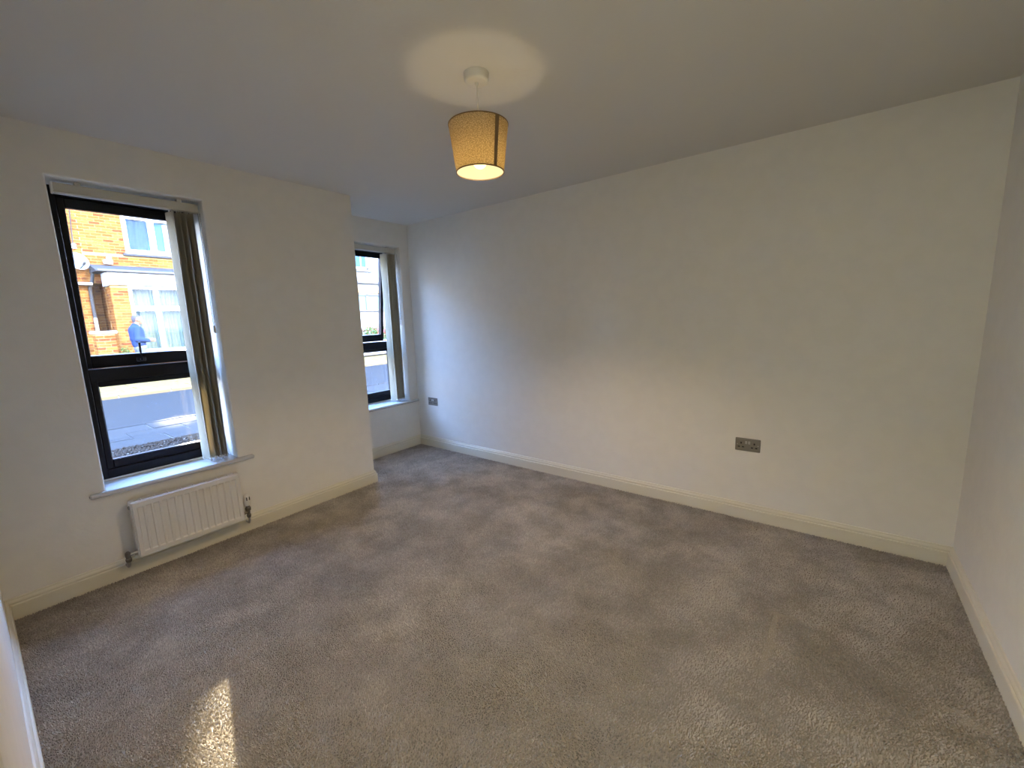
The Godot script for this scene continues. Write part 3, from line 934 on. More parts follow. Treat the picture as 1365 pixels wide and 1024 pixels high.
func street() -> void:
	var tar := bumpy(out(Color(0.25, 0.25, 0.25), 0.9, 0.0, 0.04), noise_tex(41, 0.2, 4, 512, true, 6.0), 0.9, 0.6)
	tinted(tar, noise_tex(42, 0.25, 4, 512, false, 1.0, ramp(Color(0.018, 0.0165, 0.0155), Color(0.040, 0.037, 0.034), 0.2, 0.8)))
	var road := structure("road", boxm(Vector3(-8.55, -0.3, -40), Vector3(-4.5, -0.06, 30)), tar, "grey tarmac road between this building and the brick house", "road")
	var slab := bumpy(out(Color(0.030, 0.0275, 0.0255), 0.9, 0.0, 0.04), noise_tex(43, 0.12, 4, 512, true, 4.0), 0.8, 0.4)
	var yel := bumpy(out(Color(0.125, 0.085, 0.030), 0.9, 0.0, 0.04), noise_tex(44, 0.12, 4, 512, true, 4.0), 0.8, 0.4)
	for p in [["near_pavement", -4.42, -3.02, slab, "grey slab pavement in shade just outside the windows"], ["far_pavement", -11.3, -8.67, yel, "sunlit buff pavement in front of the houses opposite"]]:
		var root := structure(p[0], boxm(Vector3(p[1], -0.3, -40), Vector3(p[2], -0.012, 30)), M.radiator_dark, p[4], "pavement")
		var w := 0.46
		var nx := int(round((p[2] - p[1]) / w))
		var wx: float = (p[2] - p[1]) / nx
		var st_far := mb()
		for i in nx:
			var x: float = p[1] + i * wx
			for j in 26:
				var z := -9.0 + j * 0.62 + (0.31 if i % 2 == 1 else 0.0)
				var rise := 0.004 * sin(i * 3.1 + j * 1.7)
				var lo := Vector3(x + 0.005, -0.02, z + 0.005)
				var hi := Vector3(x + wx - 0.005, 0.0 + rise, z + 0.615)
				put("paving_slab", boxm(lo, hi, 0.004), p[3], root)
		for q in [[-40.0, -9.0], [7.12, 30.0]]:
			put("paving_beyond", boxm(Vector3(p[1], -0.02, q[0]), Vector3(p[2], 0.0, q[1])), p[3], root)
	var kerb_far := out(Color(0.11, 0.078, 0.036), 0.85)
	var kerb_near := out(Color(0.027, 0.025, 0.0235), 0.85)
	for k in [[-8.67, -8.55, "far"], [-4.5, -4.42, "near"]]:
		var root := structure("kerb", boxm(Vector3(k[0] + 0.01, -0.3, -40), Vector3(k[1] - 0.01, -0.02, 30)), M.radiator_dark, "stone kerb along the %s edge of the road" % k[2], "kerb")
		for j in 16:
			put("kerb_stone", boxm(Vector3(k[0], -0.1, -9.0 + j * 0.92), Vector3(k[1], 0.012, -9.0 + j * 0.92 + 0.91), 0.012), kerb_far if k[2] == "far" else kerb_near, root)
	# dark planting strip under the windows, littered with chippings
	var soil := bumpy(out(Color(0.011, 0.008, 0.006), 0.95), noise_tex(45, 0.15, 4, 512, true, 6.0), 2.0, 0.8)
	var bed := structure("gravel_bed", boxm(Vector3(-3.02, -0.3, -2.7), Vector3(0.4, -0.004, 9.0)), soil, "dark gravel bed along the foot of this building", "gravel bed")
	var rng := RandomNumberGenerator.new()
	rng.seed = 5
	var st := mb()
	for i in 5200:
		var p := Vector3(rng.randf_range(-3.0, -1.9), rng.randf_range(0.0, 0.006), rng.randf_range(0.6, 3.0))
		var s := rng.randf_range(0.006, 0.016)
		box(st, -Vector3(s, s * 0.6, s * 0.8), Vector3(s, s * 0.6, s * 0.8), s * 0.4, Transform3D(Basis.from_euler(Vector3(rng.randf() * 6, rng.randf() * 6, rng.randf() * 6)), p))
	var gm := out(Color(0.028, 0.021, 0.016), 0.9)
	var g := put("gravel", st.commit(), gm, bed)
	g.set_meta("kind", "stuff")
	st = mb()
	for i in 110:
		var p := Vector3(rng.randf_range(-3.0, -1.9), rng.randf_range(0.008, 0.016), rng.randf_range(0.6, 3.0))
		var s := rng.randf_range(0.005, 0.010)
		box(st, -Vector3(s, s * 0.6, s * 0.8), Vector3(s, s * 0.6, s * 0.8), s * 0.4, Transform3D(Basis.from_euler(Vector3(rng.randf() * 6, rng.randf() * 6, rng.randf() * 6)), p))
	g = put("pale_chippings", st.commit(), out(Color(0.10, 0.09, 0.075), 0.9), bed)
	g.set_meta("kind", "stuff")

var brick_list := []     # [transform, colour]
var brick_rng := RandomNumberGenerator.new()

# running bond over a rectangle. dir 0: faces +x (length along z) at depth f; dir 1: faces +z (length along x) at depth f
func lay(dir: int, f: float, u0: float, u1: float, y0: float, y1: float) -> void:
	var rows := int(floor((y1 - y0) / 0.075))
	for r in rows:
		var y := y0 + 0.0375 + r * 0.075
		var u := u0 - (0.1125 if r % 2 == 1 else 0.0)
		while u < u1:
			var a := maxf(u, u0)
			var b := minf(u + 0.215, u1)
			if b - a > 0.03:
				var jut := brick_rng.randf_range(-0.003, 0.003)
				var mid := (a + b) / 2
				var t := brick_rng.randf()
				var c := Color(0.125, 0.040, 0.010).lerp(Color(0.20, 0.075, 0.017), t)
				if brick_rng.randf() < 0.12: c = Color(0.10, 0.030, 0.010)
				if dir == 0:
					brick_list.append([Transform3D(Basis(Vector3(1, 0, 0), Vector3(0, 1, 0), Vector3(0, 0, (b - a) / 0.215)), Vector3(f - 0.05 + jut, y, mid)), c])
				else:
					brick_list.append([Transform3D(Basis(Vector3(0, 0, 1), Vector3(0, 1, 0), Vector3((b - a) / 0.215, 0, 0)), Vector3(mid, y, f - 0.05 + jut)), c])
			u += 0.225

func commit_bricks(n: String, parent: Node) -> void:
	var mm := MultiMesh.new()
	mm.transform_format = MultiMesh.TRANSFORM_3D
	mm.use_colors = true
	mm.mesh = boxm(Vector3(-0.05, -0.0325, -0.1075), Vector3(0.05, 0.0325, 0.1075), 0.004)
	mm.instance_count = brick_list.size()
	for i in brick_list.size():
		mm.set_instance_transform(i, brick_list[i][0])
		mm.set_instance_color(i, brick_list[i][1])
	var mi := MultiMeshInstance3D.new()
	mi.name = n
	mi.multimesh = mm
	var bm := out(Color.WHITE, 0.9, 0.0, 0.04)
	bm.vertex_color_use_as_albedo = true
	mi.material_override = bm
	mi.set_meta("kind", "stuff")
	parent.add_child(mi, true)
	brick_list.clear()

func curtain(x: float, z0: float, z1: float, y0: float, y1: float, folds: int, amp: float, lean := 0.0) -> ArrayMesh:
	var st := mb()
	var n := folds * 8
	for i in n:
		var pts := []
		for q in [[i, y0], [i + 1, y0], [i + 1, y1], [i, y1]]:
			var k: float = float(q[0]) / n
			var ph := k * folds * TAU
			var yy: float = (q[1] - y0) / (y1 - y0)
			pts.append(Vector3(x + amp * sin(ph) * (0.6 + 0.4 * (1.0 - yy)) + amp * 0.4 * sin(ph * 0.37 + 1.0), q[1], lerpf(z0, z1, k) + lean * (1.0 - yy) * (1.0 - k)))
		quad(st, pts[0], pts[1], pts[2], pts[3], Vector3(1, 0, 0))
	return st.commit()

func brick_house() -> void:
	brick_rng.seed = 91
	var root := thing("brick_house", Vector3(0, 0, 0), "orange-red brick terraced house with white bay window across the road", "house")
	var mortar := out(Color(0.27, 0.165, 0.062), 0.95)
	var white := out(Color(0.50, 0.49, 0.46), 0.6)
	var lead := out(Color(0.04, 0.038, 0.036), 0.85)
	var glass := out(Color(0.7, 0.8, 0.9), 0.02)
	glass.transparency = BaseMaterial3D.TRANSPARENCY_ALPHA
	glass.albedo_color = Color(0.6, 0.75, 0.9, 0.02)
	glass.metallic_specular = 0.15
	var F := -12.6
	# walls, with the window and porch openings left open: [z0, z1, y0, y1]
	var rects := [
		[0.68, 4.5, 0.0, 6.975], [-4.2, -2.2, 0.0, 2.70], [-4.2, 0.68, 2.70, 3.525], [-0.23, 0.68, 3.525, 4.65],
		[-4.2, -1.70, 3.525, 4.65], [-4.2, 0.68, 4.65, 5.40], [-4.2, -2.0, 5.40, 6.60], [-0.9, 0.68, 5.40, 6.60], [-4.2, 0.68, 6.60, 6.975]]
	var st := mb()
	for r in rects:
		box(st, Vector3(-12.9, r[2], r[0]), Vector3(F - 0.008, r[3], r[1]))
		lay(0, F, r[0], r[1], r[2], r[3])
	# porch recess beside the bay
	box(st, Vector3(-13.5, 0, 0.34), Vector3(-13.208, 2.7, 0.70))
	lay(0, -13.2, 0.36, 0.68, 0.0, 2.7)
	box(st, Vector3(-13.5, 0, 0.30), Vector3(-12.608, 2.7, 0.352))
	lay(1, 0.36, -13.2, -12.608, 0.0, 2.7)
	# bay: piers, dwarf wall, side
	box(st, Vector3(-12.62, 0, -0.02), Vector3(-12.008, 2.62, 0.342))
	lay(0, -12.0, -0.02, 0.35, 0.0, 2.62)
	lay(1, 0.35, -12.62, -12.05, 0.0, 2.62)
	box(st, Vector3(-12.62, 0, -2.2), Vector3(-12.008, 2.62, -1.86))
	lay(0, -12.0, -2.2, -1.86, 0.0, 2.62)
	box(st, Vector3(-12.62, 0, -1.86), Vector3(-12.008, 0.70, -0.02))
	lay(0, -12.0, -1.86, -0.02, 0.0, 0.70)
	# body of the house behind
	box(st, Vector3(-18.0, 0, -4.2), Vector3(-13.5, 7.0, 4.5))
	box(st, Vector3(-13.5, 6.97, -4.2), Vector3(-12.5, 7.1, 4.5))
	box(st, Vector3(-13.5, 2.70, -2.2), Vector3(-12.6, 2.76, 0.70))
	box(st, Vector3(-13.6, 0.0, -4.2), Vector3(-12.9, 0.05, 4.5))
	put("wall", st.commit(), mortar, root)
	commit_bricks("brickwork", root)
	# upper windows
	var dark := out(Color(0.008, 0.020, 0.065), 0.9)
	var pale := out(Color(0.022, 0.085, 0.11), 0.8)
	var cream := out(Color(0.085, 0.090, 0.032), 0.9)
	for w in [[-1.70, -0.23, 3.56, 4.62], [-2.0, -0.9, 5.44, 6.58]]:
		st = mb()
		var fx := [F - 0.09, F - 0.02]
		box(st, Vector3(fx[0], w[2], w[0]), Vector3(fx[1], w[2] + 0.13, w[1]), 0.01)
		box(st, Vector3(fx[0], w[3] - 0.09, w[0]), Vector3(fx[1], w[3], w[1]), 0.01)
		box(st, Vector3(fx[0], w[2] + 0.12, w[1] - 0.11), Vector3(fx[1], w[3] - 0.08, w[1]), 0.01)
		box(st, Vector3(fx[0], w[2] + 0.12, w[0]), Vector3(fx[1], w[3] - 0.08, w[0] + 0.11), 0.01)
		var mid: float = (w[0] + w[1]) / 2 + 0.07
		box(st, Vector3(fx[0], w[2] + 0.12, mid - 0.075), Vector3(fx[1], w[3] - 0.08, mid + 0.075), 0.01)
		var wn := put("upper_window", st.commit(), white, root)
		put("pane", boxm(Vector3(F - 0.062, w[2] + 0.12, mid), Vector3(F - 0.056, w[3] - 0.08, w[1] - 0.1)), glass, wn)
		put("pane", boxm(Vector3(F - 0.062, w[2] + 0.12, w[0] + 0.1), Vector3(F - 0.056, w[3] - 0.08, mid)), glass, wn)
		put("curtain", curtain(F - 0.16, mid + 0.04, w[1] - 0.02, w[2], w[3], 3, 0.030, 0.10), dark, wn)
		put("curtain", curtain(F - 0.16, w[0] + 0.02, mid - 0.30, w[2], w[3], 3, 0.025), out(Color(0.22, 0.24, 0.25), 0.8), wn)
		put("blind", boxm(Vector3(F - 0.24, w[2], w[0]), Vector3(F - 0.22, w[3], w[1])), pale, wn)
		put("window_ledge", boxm(Vector3(F - 0.05, w[2] - 0.07, w[0] - 0.06), Vector3(F + 0.07, w[2], w[1] + 0.07), 0.01), lead, root)
	# bay window: white frame, mullions and transom
	st = mb()
	var b0 := -1.86
	var b1 := -0.02
	var x0 := -12.16
	var x1 := -12.05
	box(st, Vector3(x0, 0.70, b0), Vector3(x1 + 0.06, 0.80, b1), 0.012)
	box(st, Vector3(x0, 2.54, b0), Vector3(x1, 2.62, b1), 0.008)
	for z in [b1 - 0.05, -0.62, -1.24, b0 + 0.05]:
		box(st, Vector3(x0, 0.78, z - 0.042), Vector3(x1, 2.56, z + 0.042), 0.01)
	box(st, Vector3(x0 + 0.01, 1.93, b0 + 0.01), Vector3(x1 - 0.006, 2.03, b1 - 0.01), 0.01)
	for z in [-0.345, -0.93, -1.55]:
		for q in [[0.80, 1.94], [2.02, 2.55]]:
			var hw := 0.262
			box(st, Vector3(x0 + 0.02, q[0], z - hw), Vector3(x1 - 0.01, q[0] + 0.03, z + hw), 0.006)
			box(st, Vector3(x0 + 0.02, q[1] - 0.03, z - hw), Vector3(x1 - 0.01, q[1], z + hw), 0.006)
			box(st, Vector3(x0 + 0.02, q[0], z - hw), Vector3(x1 - 0.01, q[1], z - hw + 0.026), 0.006)
			box(st, Vector3(x0 + 0.02, q[0], z + hw - 0.026), Vector3(x1 - 0.01, q[1], z + hw), 0.006)
	var bw := put("bay_window", st.commit(), white, root)
	for z in [-0.345, -0.93, -1.55]:
		for q in [[0.80, 1.94], [2.02, 2.55]]:
			put("pane", boxm(Vector3(-12.115, q[0], z - 0.26), Vector3(-12.110, q[1], z + 0.26)), glass, bw)
	put("curtain", curtain(-12.30, b0, b1, 0.70, 2.62, 22, 0.022), cream, bw)
	# bay fascia, roof, gutter
	put("fascia", boxm(Vector3(-12.6, 2.62, -2.24), Vector3(-11.93, 2.95, 0.37), 0.01), white, root)
	put("corner_bracket", boxm(Vector3(-12.35, 2.58, 0.37), Vector3(-11.92, 2.93, 0.43), 0.01), out(Color(0.24, 0.24, 0.26), 0.7), root)
	st = mb()
	box(st, Vector3(-12.62, 2.95, -2.35), Vector3(-11.85, 3.00, 0.60), 0.008)
	var c := [Vector3(-12.60, 3.0, 0.60), Vector3(-11.86, 3.0, 0.60), Vector3(-12.60, 3.20, 0.60), Vector3(-12.60, 3.0, -2.35), Vector3(-11.86, 3.0, -2.35), Vector3(-12.60, 3.20, -2.35)]
	quad(st, c[1], c[4], c[5], c[2], Vector3(0.3, 1, 0))
	tri(st, c[0], c[1], c[2], Vector3(0, 0, 1))
	tri(st, c[3], c[4], c[5], Vector3(0, 0, -1))
	put("bay_roof", st.commit(), lead, root)
	st = mb()
	tube(st, [Vector3(-11.85, 2.985, 0.56), Vector3(-11.85, 2.985, -2.35)], 0.035, 10)
	put("gutter", st.commit(), out(Color(0.075, 0.074, 0.072), 0.7), root)
	# downpipe in the porch corner
	st = mb()
	tube(st, [Vector3(-12.45, 2.98, 0.56), Vector3(-12.50, 2.72, 0.60), Vector3(-12.54, 2.55, 0.66), Vector3(-12.54, 1.75, 0.66)], 0.038, 10)
	put("downpipe", st.commit(), lead, root)
	st = mb()
	tube(st, [Vector3(-12.54, 1.75, 0.66), Vector3(-12.54, 0.0, 0.66)], 0.040, 10)
	put("downpipe", st.commit(), out(Color(0.22, 0.23, 0.24), 0.5), root)
	put("ledge", boxm(Vector3(-12.62, 2.62, 0.62), Vector3(-12.32, 2.69, 1.6), 0.012), out(Color(0.26, 0.25, 0.24), 0.8), root)
	st = mb()
	tube(st, [Vector3(F + 0.012, 5.4, 0.70), Vector3(F + 0.012, 4.5, 0.77), Vector3(F + 0.012, 3.66, 0.825)], 0.012, 6)
	put("cable", st.commit(), lead, root)
	put("junction_box", boxm(Vector3(F, 3.58, 0.77), Vector3(F + 0.06, 3.70, 0.87), 0.008), white, root)
	st = mb()
	box(st, Vector3(F - 0.01, 3.22, 0.10), Vector3(F + 0.12, 3.34, 0.29), 0.02)
	lathe(st, [Vector2(0, 0.0), Vector2(0.05, 0.01), Vector2(0.06, 0.07), Vector2(0.03, 0.11), Vector2(0, 0.12)], 12, Transform3D(Basis(), Vector3(F + 0.09, 3.33, 0.17)))
	put("outside_light", st.commit(), white, root)
	# satellite dish
	var d := thing("satellite_dish", Vector3(F + 0.02, 3.22, 0.84), "pale grey satellite dish on the brick house wall", "satellite dish")
	var dx := Transform3D(Basis.from_euler(Vector3(0.0, 0.35, 0)) * Basis(Vector3(0, 0, 1), -PI / 2 + 0.30), Vector3(0.22, 0.0, 0))
	st = mb()
	lathe(st, [Vector2(0.0, 0.0), Vector2(0.09, 0.008), Vector2(0.17, 0.028), Vector2(0.235, 0.055), Vector2(0.24, 0.050), Vector2(0.17, 0.020), Vector2(0.09, 0.0), Vector2(0, -0.006)], 32, dx)
	put("reflector", st.commit(), out(Color(0.13, 0.145, 0.155), 0.7), d)
	st = mb()
	tube(st, [dx * Vector3(0.0, -0.004, 0), dx * Vector3(0.0, -0.05, 0), Vector3(0.05, -0.05, 0), Vector3(0, -0.05, 0)], 0.022, 8)
	put("mount", st.commit(), lead, d)
	st = mb()
	tube(st, [dx * Vector3(0.2, 0.03, 0), dx * Vector3(0.16, 0.26, 0.0)], 0.012, 6)
	tube(st, [dx * Vector3(0.16, 0.20, 0.0), dx * Vector3(0.13, 0.30, 0.0)], 0.028, 8)
	put("receiver_arm", st.commit(), lead, d)

func white_house() -> void:
	var root := thing("white_house", Vector3.ZERO, "white rendered terraced house seen through the recessed window", "house")
	var render := out(Color(0.24, 0.235, 0.22), 0.9)
	var white := out(Color(0.30, 0.30, 0.29), 0.5)
	var blue := out(Color(0.035, 0.085, 0.15), 0.3)
	var grey := out(Color(0.09, 0.088, 0.085), 0.8)
	var tan_ := out(Color(0.22, 0.13, 0.05), 0.8)
	put("wall", boxm(Vector3(-18, 0, -16), Vector3(-12.6, 7.0, -4.2)), render, root)
	for z in [-6.2, -8.05, -10.2]:
		var st := mb()
		box(st, Vector3(-12.62, 3.62, z - 0.12), Vector3(-12.55, 4.72, z - 0.02), 0.01)
		box(st, Vector3(-12.62, 3.62, z + 0.50), Vector3(-12.55, 4.72, z + 0.60), 0.01)
		box(st, Vector3(-12.62, 3.62, z - 0.12), Vector3(-12.55, 3.72, z + 0.60), 0.01)
		box(st, Vector3(-12.62, 4.62, z - 0.12), Vector3(-12.55, 4.72, z + 0.60), 0.01)
		box(st, Vector3(-12.62, 3.7, z + 0.20), Vector3(-12.55, 4.65, z + 0.25), 0.01)
		var w := put("upper_window", st.commit(), white, root)
		put("pane", boxm(Vector3(-12.61, 3.7, z - 0.03), Vector3(-12.58, 4.64, z + 0.52)), blue, w)
		put("window_ledge", boxm(Vector3(-12.62, 3.52, z - 0.28), Vector3(-12.50, 3.60, z + 0.68), 0.01), grey, root)
	put("cornice", boxm(Vector3(-12.62, 3.02, -16), Vector3(-12.42, 3.13, -4.2), 0.02), grey, root)
	put("name_band", boxm(Vector3(-12.62, 2.62, -16), Vector3(-12.55, 2.80, -4.2), 0.01), tan_, root)
	var st := mb()
	for z in [-4.6, -5.7, -6.8, -7.98, -9.1, -10.2]:
		box(st, Vector3(-12.62, 1.92, z - 0.06), Vector3(-12.54, 2.58, z + 0.06), 0.01)
	box(st, Vector3(-12.62, 2.52, -11), Vector3(-12.54, 2.60, -4.5), 0.01)
	var sw := put("shop_window", st.commit(), grey, root)
	var zs := [-4.6, -5.7, -6.8, -7.98, -9.1, -10.2]
	for i in 5:
		put("pane", boxm(Vector3(-12.61, 1.95, zs[i + 1] + 0.05), Vector3(-12.58, 2.54, zs[i] - 0.05)), out(Color(0.085, 0.125, 0.15), 0.3), sw)
	put("window_ledge", boxm(Vector3(-12.62, 1.84, -11), Vector3(-12.48, 1.92, -4.5), 0.01), grey, root)

func added_cream_house() -> void:
	var root := thing("added_cream_house", Vector3.ZERO, "added unseen cream house left of the brick house, bouncing light into the room", "house")  # out-of-view house added as a bright reflector for the far wall
	put("wall", boxm(Vector3(-18, 0, 4.5), Vector3(-12.6, 7.0, 18)), out(Color(0.80, 0.76, 0.66), 0.9), root)
	var white := out(Color(0.86, 0.85, 0.82), 0.5)
	var dark := out(Color(0.10, 0.13, 0.18), 0.1)
	for z in [6.0, 9.0, 12.0, 15.0]:
		for y in [0.9, 3.6]:
			var st := mb()
			box(st, Vector3(-12.62, y, z), Vector3(-12.54, y + 0.08, z + 1.2), 0.01)
			box(st, Vector3(-12.62, y + 1.12, z), Vector3(-12.54, y + 1.2, z + 1.2), 0.01)
			for q in [0.0, 0.56, 1.12]:
				box(st, Vector3(-12.62, y + 0.07, z + q), Vector3(-12.54, y + 1.13, z + q + 0.08), 0.01)
			var w := put("window", st.commit(), white, root)
			for q in [0.07, 0.63]:
				put("pane", boxm(Vector3(-12.61, y + 0.07, z + q), Vector3(-12.57, y + 1.13, z + q + 0.50)), dark, w)

func leaves(st: SurfaceTool, rng: RandomNumberGenerator, c: Vector3, r: Vector3, count: int, size: float) -> void:
	for i in count:
		var d := Vector3(rng.randfn(), rng.randfn(), rng.randfn()).normalized() * pow(rng.randf(), 0.4)
		var p := c + Vector3(d.x * r.x, d.y * r.y, d.z * r.z)
		var b := Basis.from_euler(Vector3(rng.randf() * 6.3, rng.randf() * 6.3, rng.randf() * 6.3))
		var s := size * rng.randf_range(0.6, 1.2)
		var n := b * Vector3(0, 1, 0)
		quad(st, p + b * Vector3(-s, 0, 0), p + b * Vector3(0, s * 0.12, s * 0.4), p + b * Vector3(s, 0, 0), p + b * Vector3(0, s * 0.12, -s * 0.4), n)

func front_garden() -> void:
	brick_rng.seed = 17
	var mortar := out(Color(0.27, 0.185, 0.085), 0.95)
	var stone := out(Color(0.66, 0.60, 0.48), 0.85)
	var root := thing("garden_wall_pier", Vector3(0, 0, 0), "brick garden pier with flat pale coping beside the porch", "pier")
	put("core", boxm(Vector3(-11.558, 0, 0.548), Vector3(-11.208, 1.32, 0.918)), mortar, root)
	lay(0, -11.2, 0.54, 0.926, 0.0, 1.32)
	lay(1, 0.926, -11.56, -11.21, 0.0, 1.32)
	commit_bricks("brickwork", root)
	put("coping", boxm(Vector3(-11.60, 1.32, 0.50), Vector3(-11.15, 1.385, 0.97), 0.012), stone, root)
	root = thing("garden_wall", Vector3(0, 0, 0), "low brick garden wall running along in front of the bay window", "wall")
	put("core", boxm(Vector3(-11.50, 0, -4.0), Vector3(-11.268, 0.52, 0.548)), mortar, root)
	lay(0, -11.26, -4.0, 0.54, 0.0, 0.525)
	commit_bricks("brickwork", root)
	put("coping", boxm(Vector3(-11.54, 0.525, -4.0), Vector3(-11.23, 0.58, 0.50), 0.01), stone, root)
	var rng := RandomNumberGenerator.new()
	rng.seed = 63
	var green := out(Color(0.055, 0.095, 0.02), 0.8)
	green.backlight_enabled = true
	green.backlight = Color(0.07, 0.11, 0.03)
	var light := out(Color(0.10, 0.145, 0.035), 0.8)
	light.backlight_enabled = true
	light.backlight = Color(0.09, 0.12, 0.04)
	var k := 0
	for p in [[Vector3(-11.75, 0.62, 0.30), Vector3(0.16, 0.34, 0.16), "leafy green shrub between the garden pier and the bay"], [Vector3(-11.72, 0.50, -0.10), Vector3(0.16, 0.34, 0.22), "low bushy plant at the foot of the bay pier"], [Vector3(-11.72, 0.52, -0.66), Vector3(0.16, 0.40, 0.26), "bushy plant under the middle of the bay window"], [Vector3(-11.72, 0.52, -1.25), Vector3(0.16, 0.38, 0.26), "bushy plant under the right half of the bay window"]]:
		var st := mb()
		leaves(st, rng, p[0], p[1], 420, 0.035)
		var s := thing("shrub", Vector3.ZERO, p[2], "shrub", "plants in the front garden")
		var f := put("foliage", st.commit(), light if k % 2 == 0 else green, s)
		f.set_meta("kind", "stuff")
		st = mb()
		for q in 3:
			tube(st, [Vector3(p[0].x, 0, p[0].z), p[0] + Vector3(0.05 * (q - 1), 0.1, 0.06 * (q - 1))], 0.012, 6)
		put("stem", st.commit(), out(Color(0.18, 0.12, 0.07), 0.9), s)
		k += 1
	# flowers in front of the white house
	root = thing("flower_planter", Vector3(-12.1, 0, -8.2), "long white planter with red flowers before the white house", "planter")
	put("trough", boxm(Vector3(-0.2, 0, -1.6), Vector3(0.2, 0.62, 1.6), 0.02), out(Color(0.25, 0.245, 0.23), 0.8), root)
	var st := mb()
	leaves(st, rng, Vector3(0, 0.85, 0), Vector3(0.2, 0.38, 1.5), 1500, 0.06)
	var fl := put("foliage", st.commit(), green, root)
	fl.set_meta("kind", "stuff")
	st = mb()
	leaves(st, rng, Vector3(0.05, 0.95, 0), Vector3(0.22, 0.36, 1.5), 420, 0.05)
	fl = put("blossom", st.commit(), out(Color(0.26, 0.045, 0.04), 0.8), root)
	fl.set_meta("kind", "stuff")

# =====================================================================
# the passer-by: fields of tapered capsules, joined smoothly and meshed as surface nets
# =====================================================================
func nets(bones: Array, k: float, cell: float) -> ArrayMesh:
	var lo := Vector3.INF
	var hi := -Vector3.INF
	for b in bones:
		var r: float = maxf(b[2], b[3]) + k + 2 * cell
		for e in [b[0], b[1]]:
			lo = lo.min(e - Vector3.ONE * r)
			hi = hi.max(e + Vector3.ONE * r)
	var nx := int((hi.x - lo.x) / cell) + 2
	var ny := int((hi.y - lo.y) / cell) + 2
	var nz := int((hi.z - lo.z) / cell) + 2
	var f := PackedFloat32Array()
	f.resize(nx * ny * nz)
	f.fill(9.0)
	for b in bones:
		var r: float = maxf(b[2], b[3]) + k + 2 * cell
		var a: Vector3 = b[0]
		var d: Vector3 = b[1] - a
		var dd := maxf(d.length_squared(), 1e-9)
		var p0 := ((a.min(b[1]) - Vector3.ONE * r - lo) / cell).max(Vector3.ZERO)
		var p1 := (a.max(b[1]) + Vector3.ONE * r - lo) / cell
		for i in range(int(p0.x), mini(nx, int(p1.x) + 2)):
			for j in range(int(p0.y), mini(ny, int(p1.y) + 2)):
				for l in range(int(p0.z), mini(nz, int(p1.z) + 2)):
					var p := lo + Vector3(i, j, l) * cell
					var t := clampf((p - a).dot(d) / dd, 0.0, 1.0)
					var s := (p - a - d * t).length() - lerpf(b[2], b[3], t)
					var at := (i * ny + j) * nz + l
					var g := f[at]
					var h := maxf(k - absf(g - s), 0.0) / k
					f[at] = minf(g, s) - h * h * k * 0.25
	var vid := {}
	var vs: Array[Vector3] = []
	var ns: Array[Vector3] = []
	var off := [[0, 0, 0], [1, 0, 0], [0, 1, 0], [1, 1, 0], [0, 0, 1], [1, 0, 1], [0, 1, 1], [1, 1, 1]]
	var edges := [[0, 1], [2, 3], [4, 5], [6, 7], [0, 2], [1, 3], [4, 6], [5, 7], [0, 4], [1, 5], [2, 6], [3, 7]]
	for i in nx - 1:
		for j in ny - 1:
			for l in nz - 1:
				var base := (i * ny + j) * nz + l
				var c := [f[base], f[base + ny * nz], f[base + nz], f[base + ny * nz + nz], f[base + 1], f[base + ny * nz + 1], f[base + nz + 1], f[base + ny * nz + nz + 1]]
				var neg := 0
				for q in c:
					if q < 0.0: neg += 1
				if neg == 0 or neg == 8: continue
				var sum := Vector3.ZERO
				var n := 0
				for e in edges:
					var va: float = c[e[0]]
					var vb: float = c[e[1]]
					if (va < 0.0) != (vb < 0.0):
						var t := va / (va - vb)
						var oa := Vector3(off[e[0]][0], off[e[0]][1], off[e[0]][2])
						var ob := Vector3(off[e[1]][0], off[e[1]][1], off[e[1]][2])
						sum += oa.lerp(ob, t)
						n += 1
				vid[base] = vs.size()
				vs.append(lo + (Vector3(i, j, l) + sum / n) * cell)
				ns.append(Vector3(c[1] + c[3] + c[5] + c[7] - c[0] - c[2] - c[4] - c[6], c[2] + c[3] + c[6] + c[7] - c[0] - c[1] - c[4] - c[5], c[4] + c[5] + c[6] + c[7] - c[0] - c[1] - c[2] - c[3]).normalized())
	var st := mb()
	var sx := ny * nz
	var sy := nz
	for i in range(1, nx - 1):
		for j in range(1, ny - 1):
			for l in range(1, nz - 1):
				var at := (i * ny + j) * nz + l
				var g := f[at] < 0.0
				for ax in [[sx, sy, 1], [sy, 1, sx], [1, sx, sy]]:
					if g == (f[at + ax[0]] < 0.0): continue
					var q := [at, at - ax[1], at - ax[1] - ax[2], at - ax[2]]
					var ids := []
					for e in q: ids.append(vid.get(e, -1))
					if ids.has(-1): continue
					tri(st, vs[ids[0]], vs[ids[1]], vs[ids[2]], ns[ids[0]], ns[ids[1]], ns[ids[2]])
					tri(st, vs[ids[0]], vs[ids[2]], vs[ids[3]], ns[ids[0]], ns[ids[2]], ns[ids[3]])
	return st.commit()

